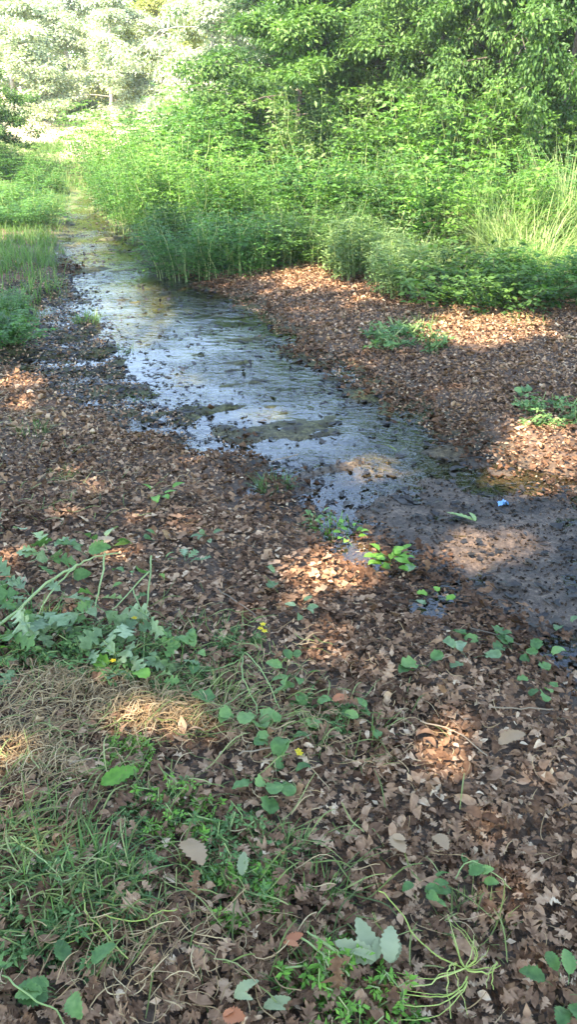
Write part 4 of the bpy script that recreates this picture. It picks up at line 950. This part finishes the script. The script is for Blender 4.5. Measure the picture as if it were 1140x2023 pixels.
# yellow flowers
def flower(px, py, label, n_heads, hgt):
    b = ground_at(px, py, 0); e = empty('yellow_flower', b); tag(e, label, 'flower', 'yellow flowers')
    for i in range(n_heads):
        o_ = np.array([random.uniform(-.035, .035), random.uniform(-.03, .03), hgt * random.uniform(.7, 1.1)]) if i else np.array([0, 0, hgt])
        a_ = Acc(); t = np.linspace(0, 1, 5)[:, None]; tube(a_, o_ * t + np.array([.015, .01, 0]) * np.sin(t * 3.1), np.linspace(.0018, .001, 5), .5, 4); link('stem', a_.mesh('stem'), M['stalk'], e)
        a_ = Acc(); az = np.arange(5) * 2 * math.pi / 5 + random.random()
        scatter(a_, *LEAF6, np.tile(o_, (5, 1)), np.stack([np.cos(az), np.sin(az), np.full(5, .45)], 1), np.zeros(5), np.full(5, .011), np.linspace(.2, .8, 5), np.full(5, .016))
        h_ = link('petals', a_.mesh('petals'), M['petal'], e)
        a_ = Acc(); tube(a_, np.array([o_, o_ + [0, 0, .003], o_ + [0, 0, .005]]), np.array([.003, .0035, .0005]), .1, 6); link('flower_centre', a_.mesh('flower_centre'), M['petal'], h_)
flower(520, 1262, 'yellow flowers on thin stems beside the loose arching stem, upper ones', 3, .05)
flower(592, 1515, 'yellow flower beside the dark bluish leaf cluster', 2, .04)
flower(226, 1335, 'tiny yellow flower below the cut stalk heap', 1, .05)
flower(268, 1255, 'tiny yellow flower among the leaves of the cut stalk heap', 1, .06)
# single remarkable leaves
def palmate(name, label, mat, base_px, tips, h_=.035, cat='leaf', group='single leaves lying on the litter'):
    b = ground_at(*base_px, h_); a_ = Acc()
    for (tx, ty), wdt in tips:
        t = ground_at(tx, ty, h_ + .012) - b; L = np.linalg.norm(t)
        tv, tt = toothed(np.random.default_rng(int(tx))); tv = tv * np.array([1, 1, .6])
        scatter(a_, tv, tt, np.zeros((1, 3)), t[None], np.array([random.gauss(0, .15)]), np.array([L]), np.array([random.uniform(.3, .7)]), np.array([L * wdt]))
    o = link(name, a_.mesh(name, True), M[mat], None, b); tag(o, label, cat, group); return o
palmate('lobed_leaf', 'large pale silvery lobed leaf left of the uprooted stems', 'palewhite', (744, 1897), [((662, 1860), .75), ((705, 1812), .7), ((748, 1850), .7), ((690, 1880), .6)])
palmate('lobed_leaf', 'smaller pale silvery lobed leaf right of the large one', 'palewhite', (770, 1903), [((772, 1828), .75), ((792, 1862), .7)])
palmate('flat_leaf', 'flat yellow green leaf lying below the straw patch', 'weedbright', (198, 1550), [((272, 1518), .8)])
palmate('curled_leaf', 'pale curled leaf at the bottom edge left of centre', 'palewhite', (462, 1968), [((512, 1938), .8), ((500, 1975), .6)])
palmate('curled_leaf', 'palest curled leaf touching the bottom edge left of centre', 'palewhite', (520, 1990), [((575, 1972), .7), ((565, 1995), .6)])
palmate('curled_leaf', 'pale grey green leaf beside the middle weed tuft', 'palewhite', (478, 1730), [((482, 1682), .7)])
palmate('orange_leaf', 'orange fallen leaf at the bottom edge', 'orange', (440, 2005), [((485, 2012), 1.1), ((462, 1996), .8)])
palmate('orange_leaf', 'reddish orange fallen leaf in the litter near the green leafy plant', 'orange', (655, 1385), [((690, 1378), .9)])
palmate('orange_leaf', 'dull orange fallen leaf right of the lower middle litter', 'orange', (560, 1860), [((600, 1845), .9), ((590, 1870), .8)])
for px, py, tx, ty, lab in [(775, 1650, 800, 1685, 'pale tan leaf standing on edge in the lower right litter'), (860, 1650, 885, 1680, 'pale tan leaf right of the other one standing on edge'), (985, 1470, 1040, 1450, 'pale tan leaf at the foot of the slanting stem'),
                            (185, 1080, 225, 1062, 'pale tan leaf lying above the cut stalk heap'), (365, 1660, 400, 1710, 'pale tan leaf left of the middle weed tuft')]:
    palmate('tan_leaf', lab, 'tan', (px, py), [((tx, ty), .9), (((px + tx) / 2 + 14, (py + ty) / 2 - 8), .8)])
palmate('floating_leaf', 'yellow green leaf blade floating on the stream by the sandy patch', 'stalk', (940, 1030), [((882, 1012), .35), ((925, 1012), .5)], .012)
palmate('floating_leaf', 'yellowish leaf floating mid stream upstream of the sandy patches', 'stalkyellow', (785, 893), [((745, 878), .4), ((800, 885), .5)], .012)


# sky glint on the wet mud, put in as a small blue sheet
b = ground_at(994, 996, .004); rgb = np.random.default_rng(8); V = []; 
for j in range(5):
    for i in range(8): V.append(((i / 7 - .5) * .045, (j / 4 - .5) * .03 * (1 - .5 * abs(i / 7 - .5)) + rgb.normal(0, .004), .006 + rgb.normal(0, .006)))
m_ = leaf_mat('glint_blue', [(0, (.08, .28, .58)), (1, (.26, .50, .76))], trans=.1, rough=.3, spec=.5, tcol=1)
tag(link('sky_glint', mesh_np('sky_glint', V, grid_faces(5, 8), np.full(40, .5)), m_, None, b), 'small bright blue sky glint near the right edge, modelled as a coloured sheet', 'painted glint')

# added volume box imitating the camera's veiling glare
bx = (-60, 60, -34, 70, -1.5, 15.0)
V = [(bx[i], bx[2 + j], bx[4 + k_]) for i in (0, 1) for j in (0, 1) for k_ in (0, 1)]
hm = bpy.data.materials.new('veil_volume'); hm.use_nodes = True; hn = hm.node_tree; hn.nodes.remove(hn.nodes['Principled BSDF'])
pv = hn.nodes.new('ShaderNodeVolumePrincipled'); pv.inputs['Color'].default_value = (.95, .97, 1, 1); pv.inputs['Density'].default_value = VEIL; pv.inputs['Anisotropy'].default_value = 0.2
hn.links.new(pv.outputs[0], hn.nodes['Material Output'].inputs['Volume'])
tag(link('glare_veil', mesh_np('glare_veil', V, [(0, 1, 3, 2), (4, 6, 7, 5), (0, 4, 5, 1), (2, 3, 7, 6), (0, 2, 6, 4), (1, 5, 7, 3)]), hm), 'added thin bright volume over the scene, imitating veiling glare', 'glare_veil', None, 'stuff')
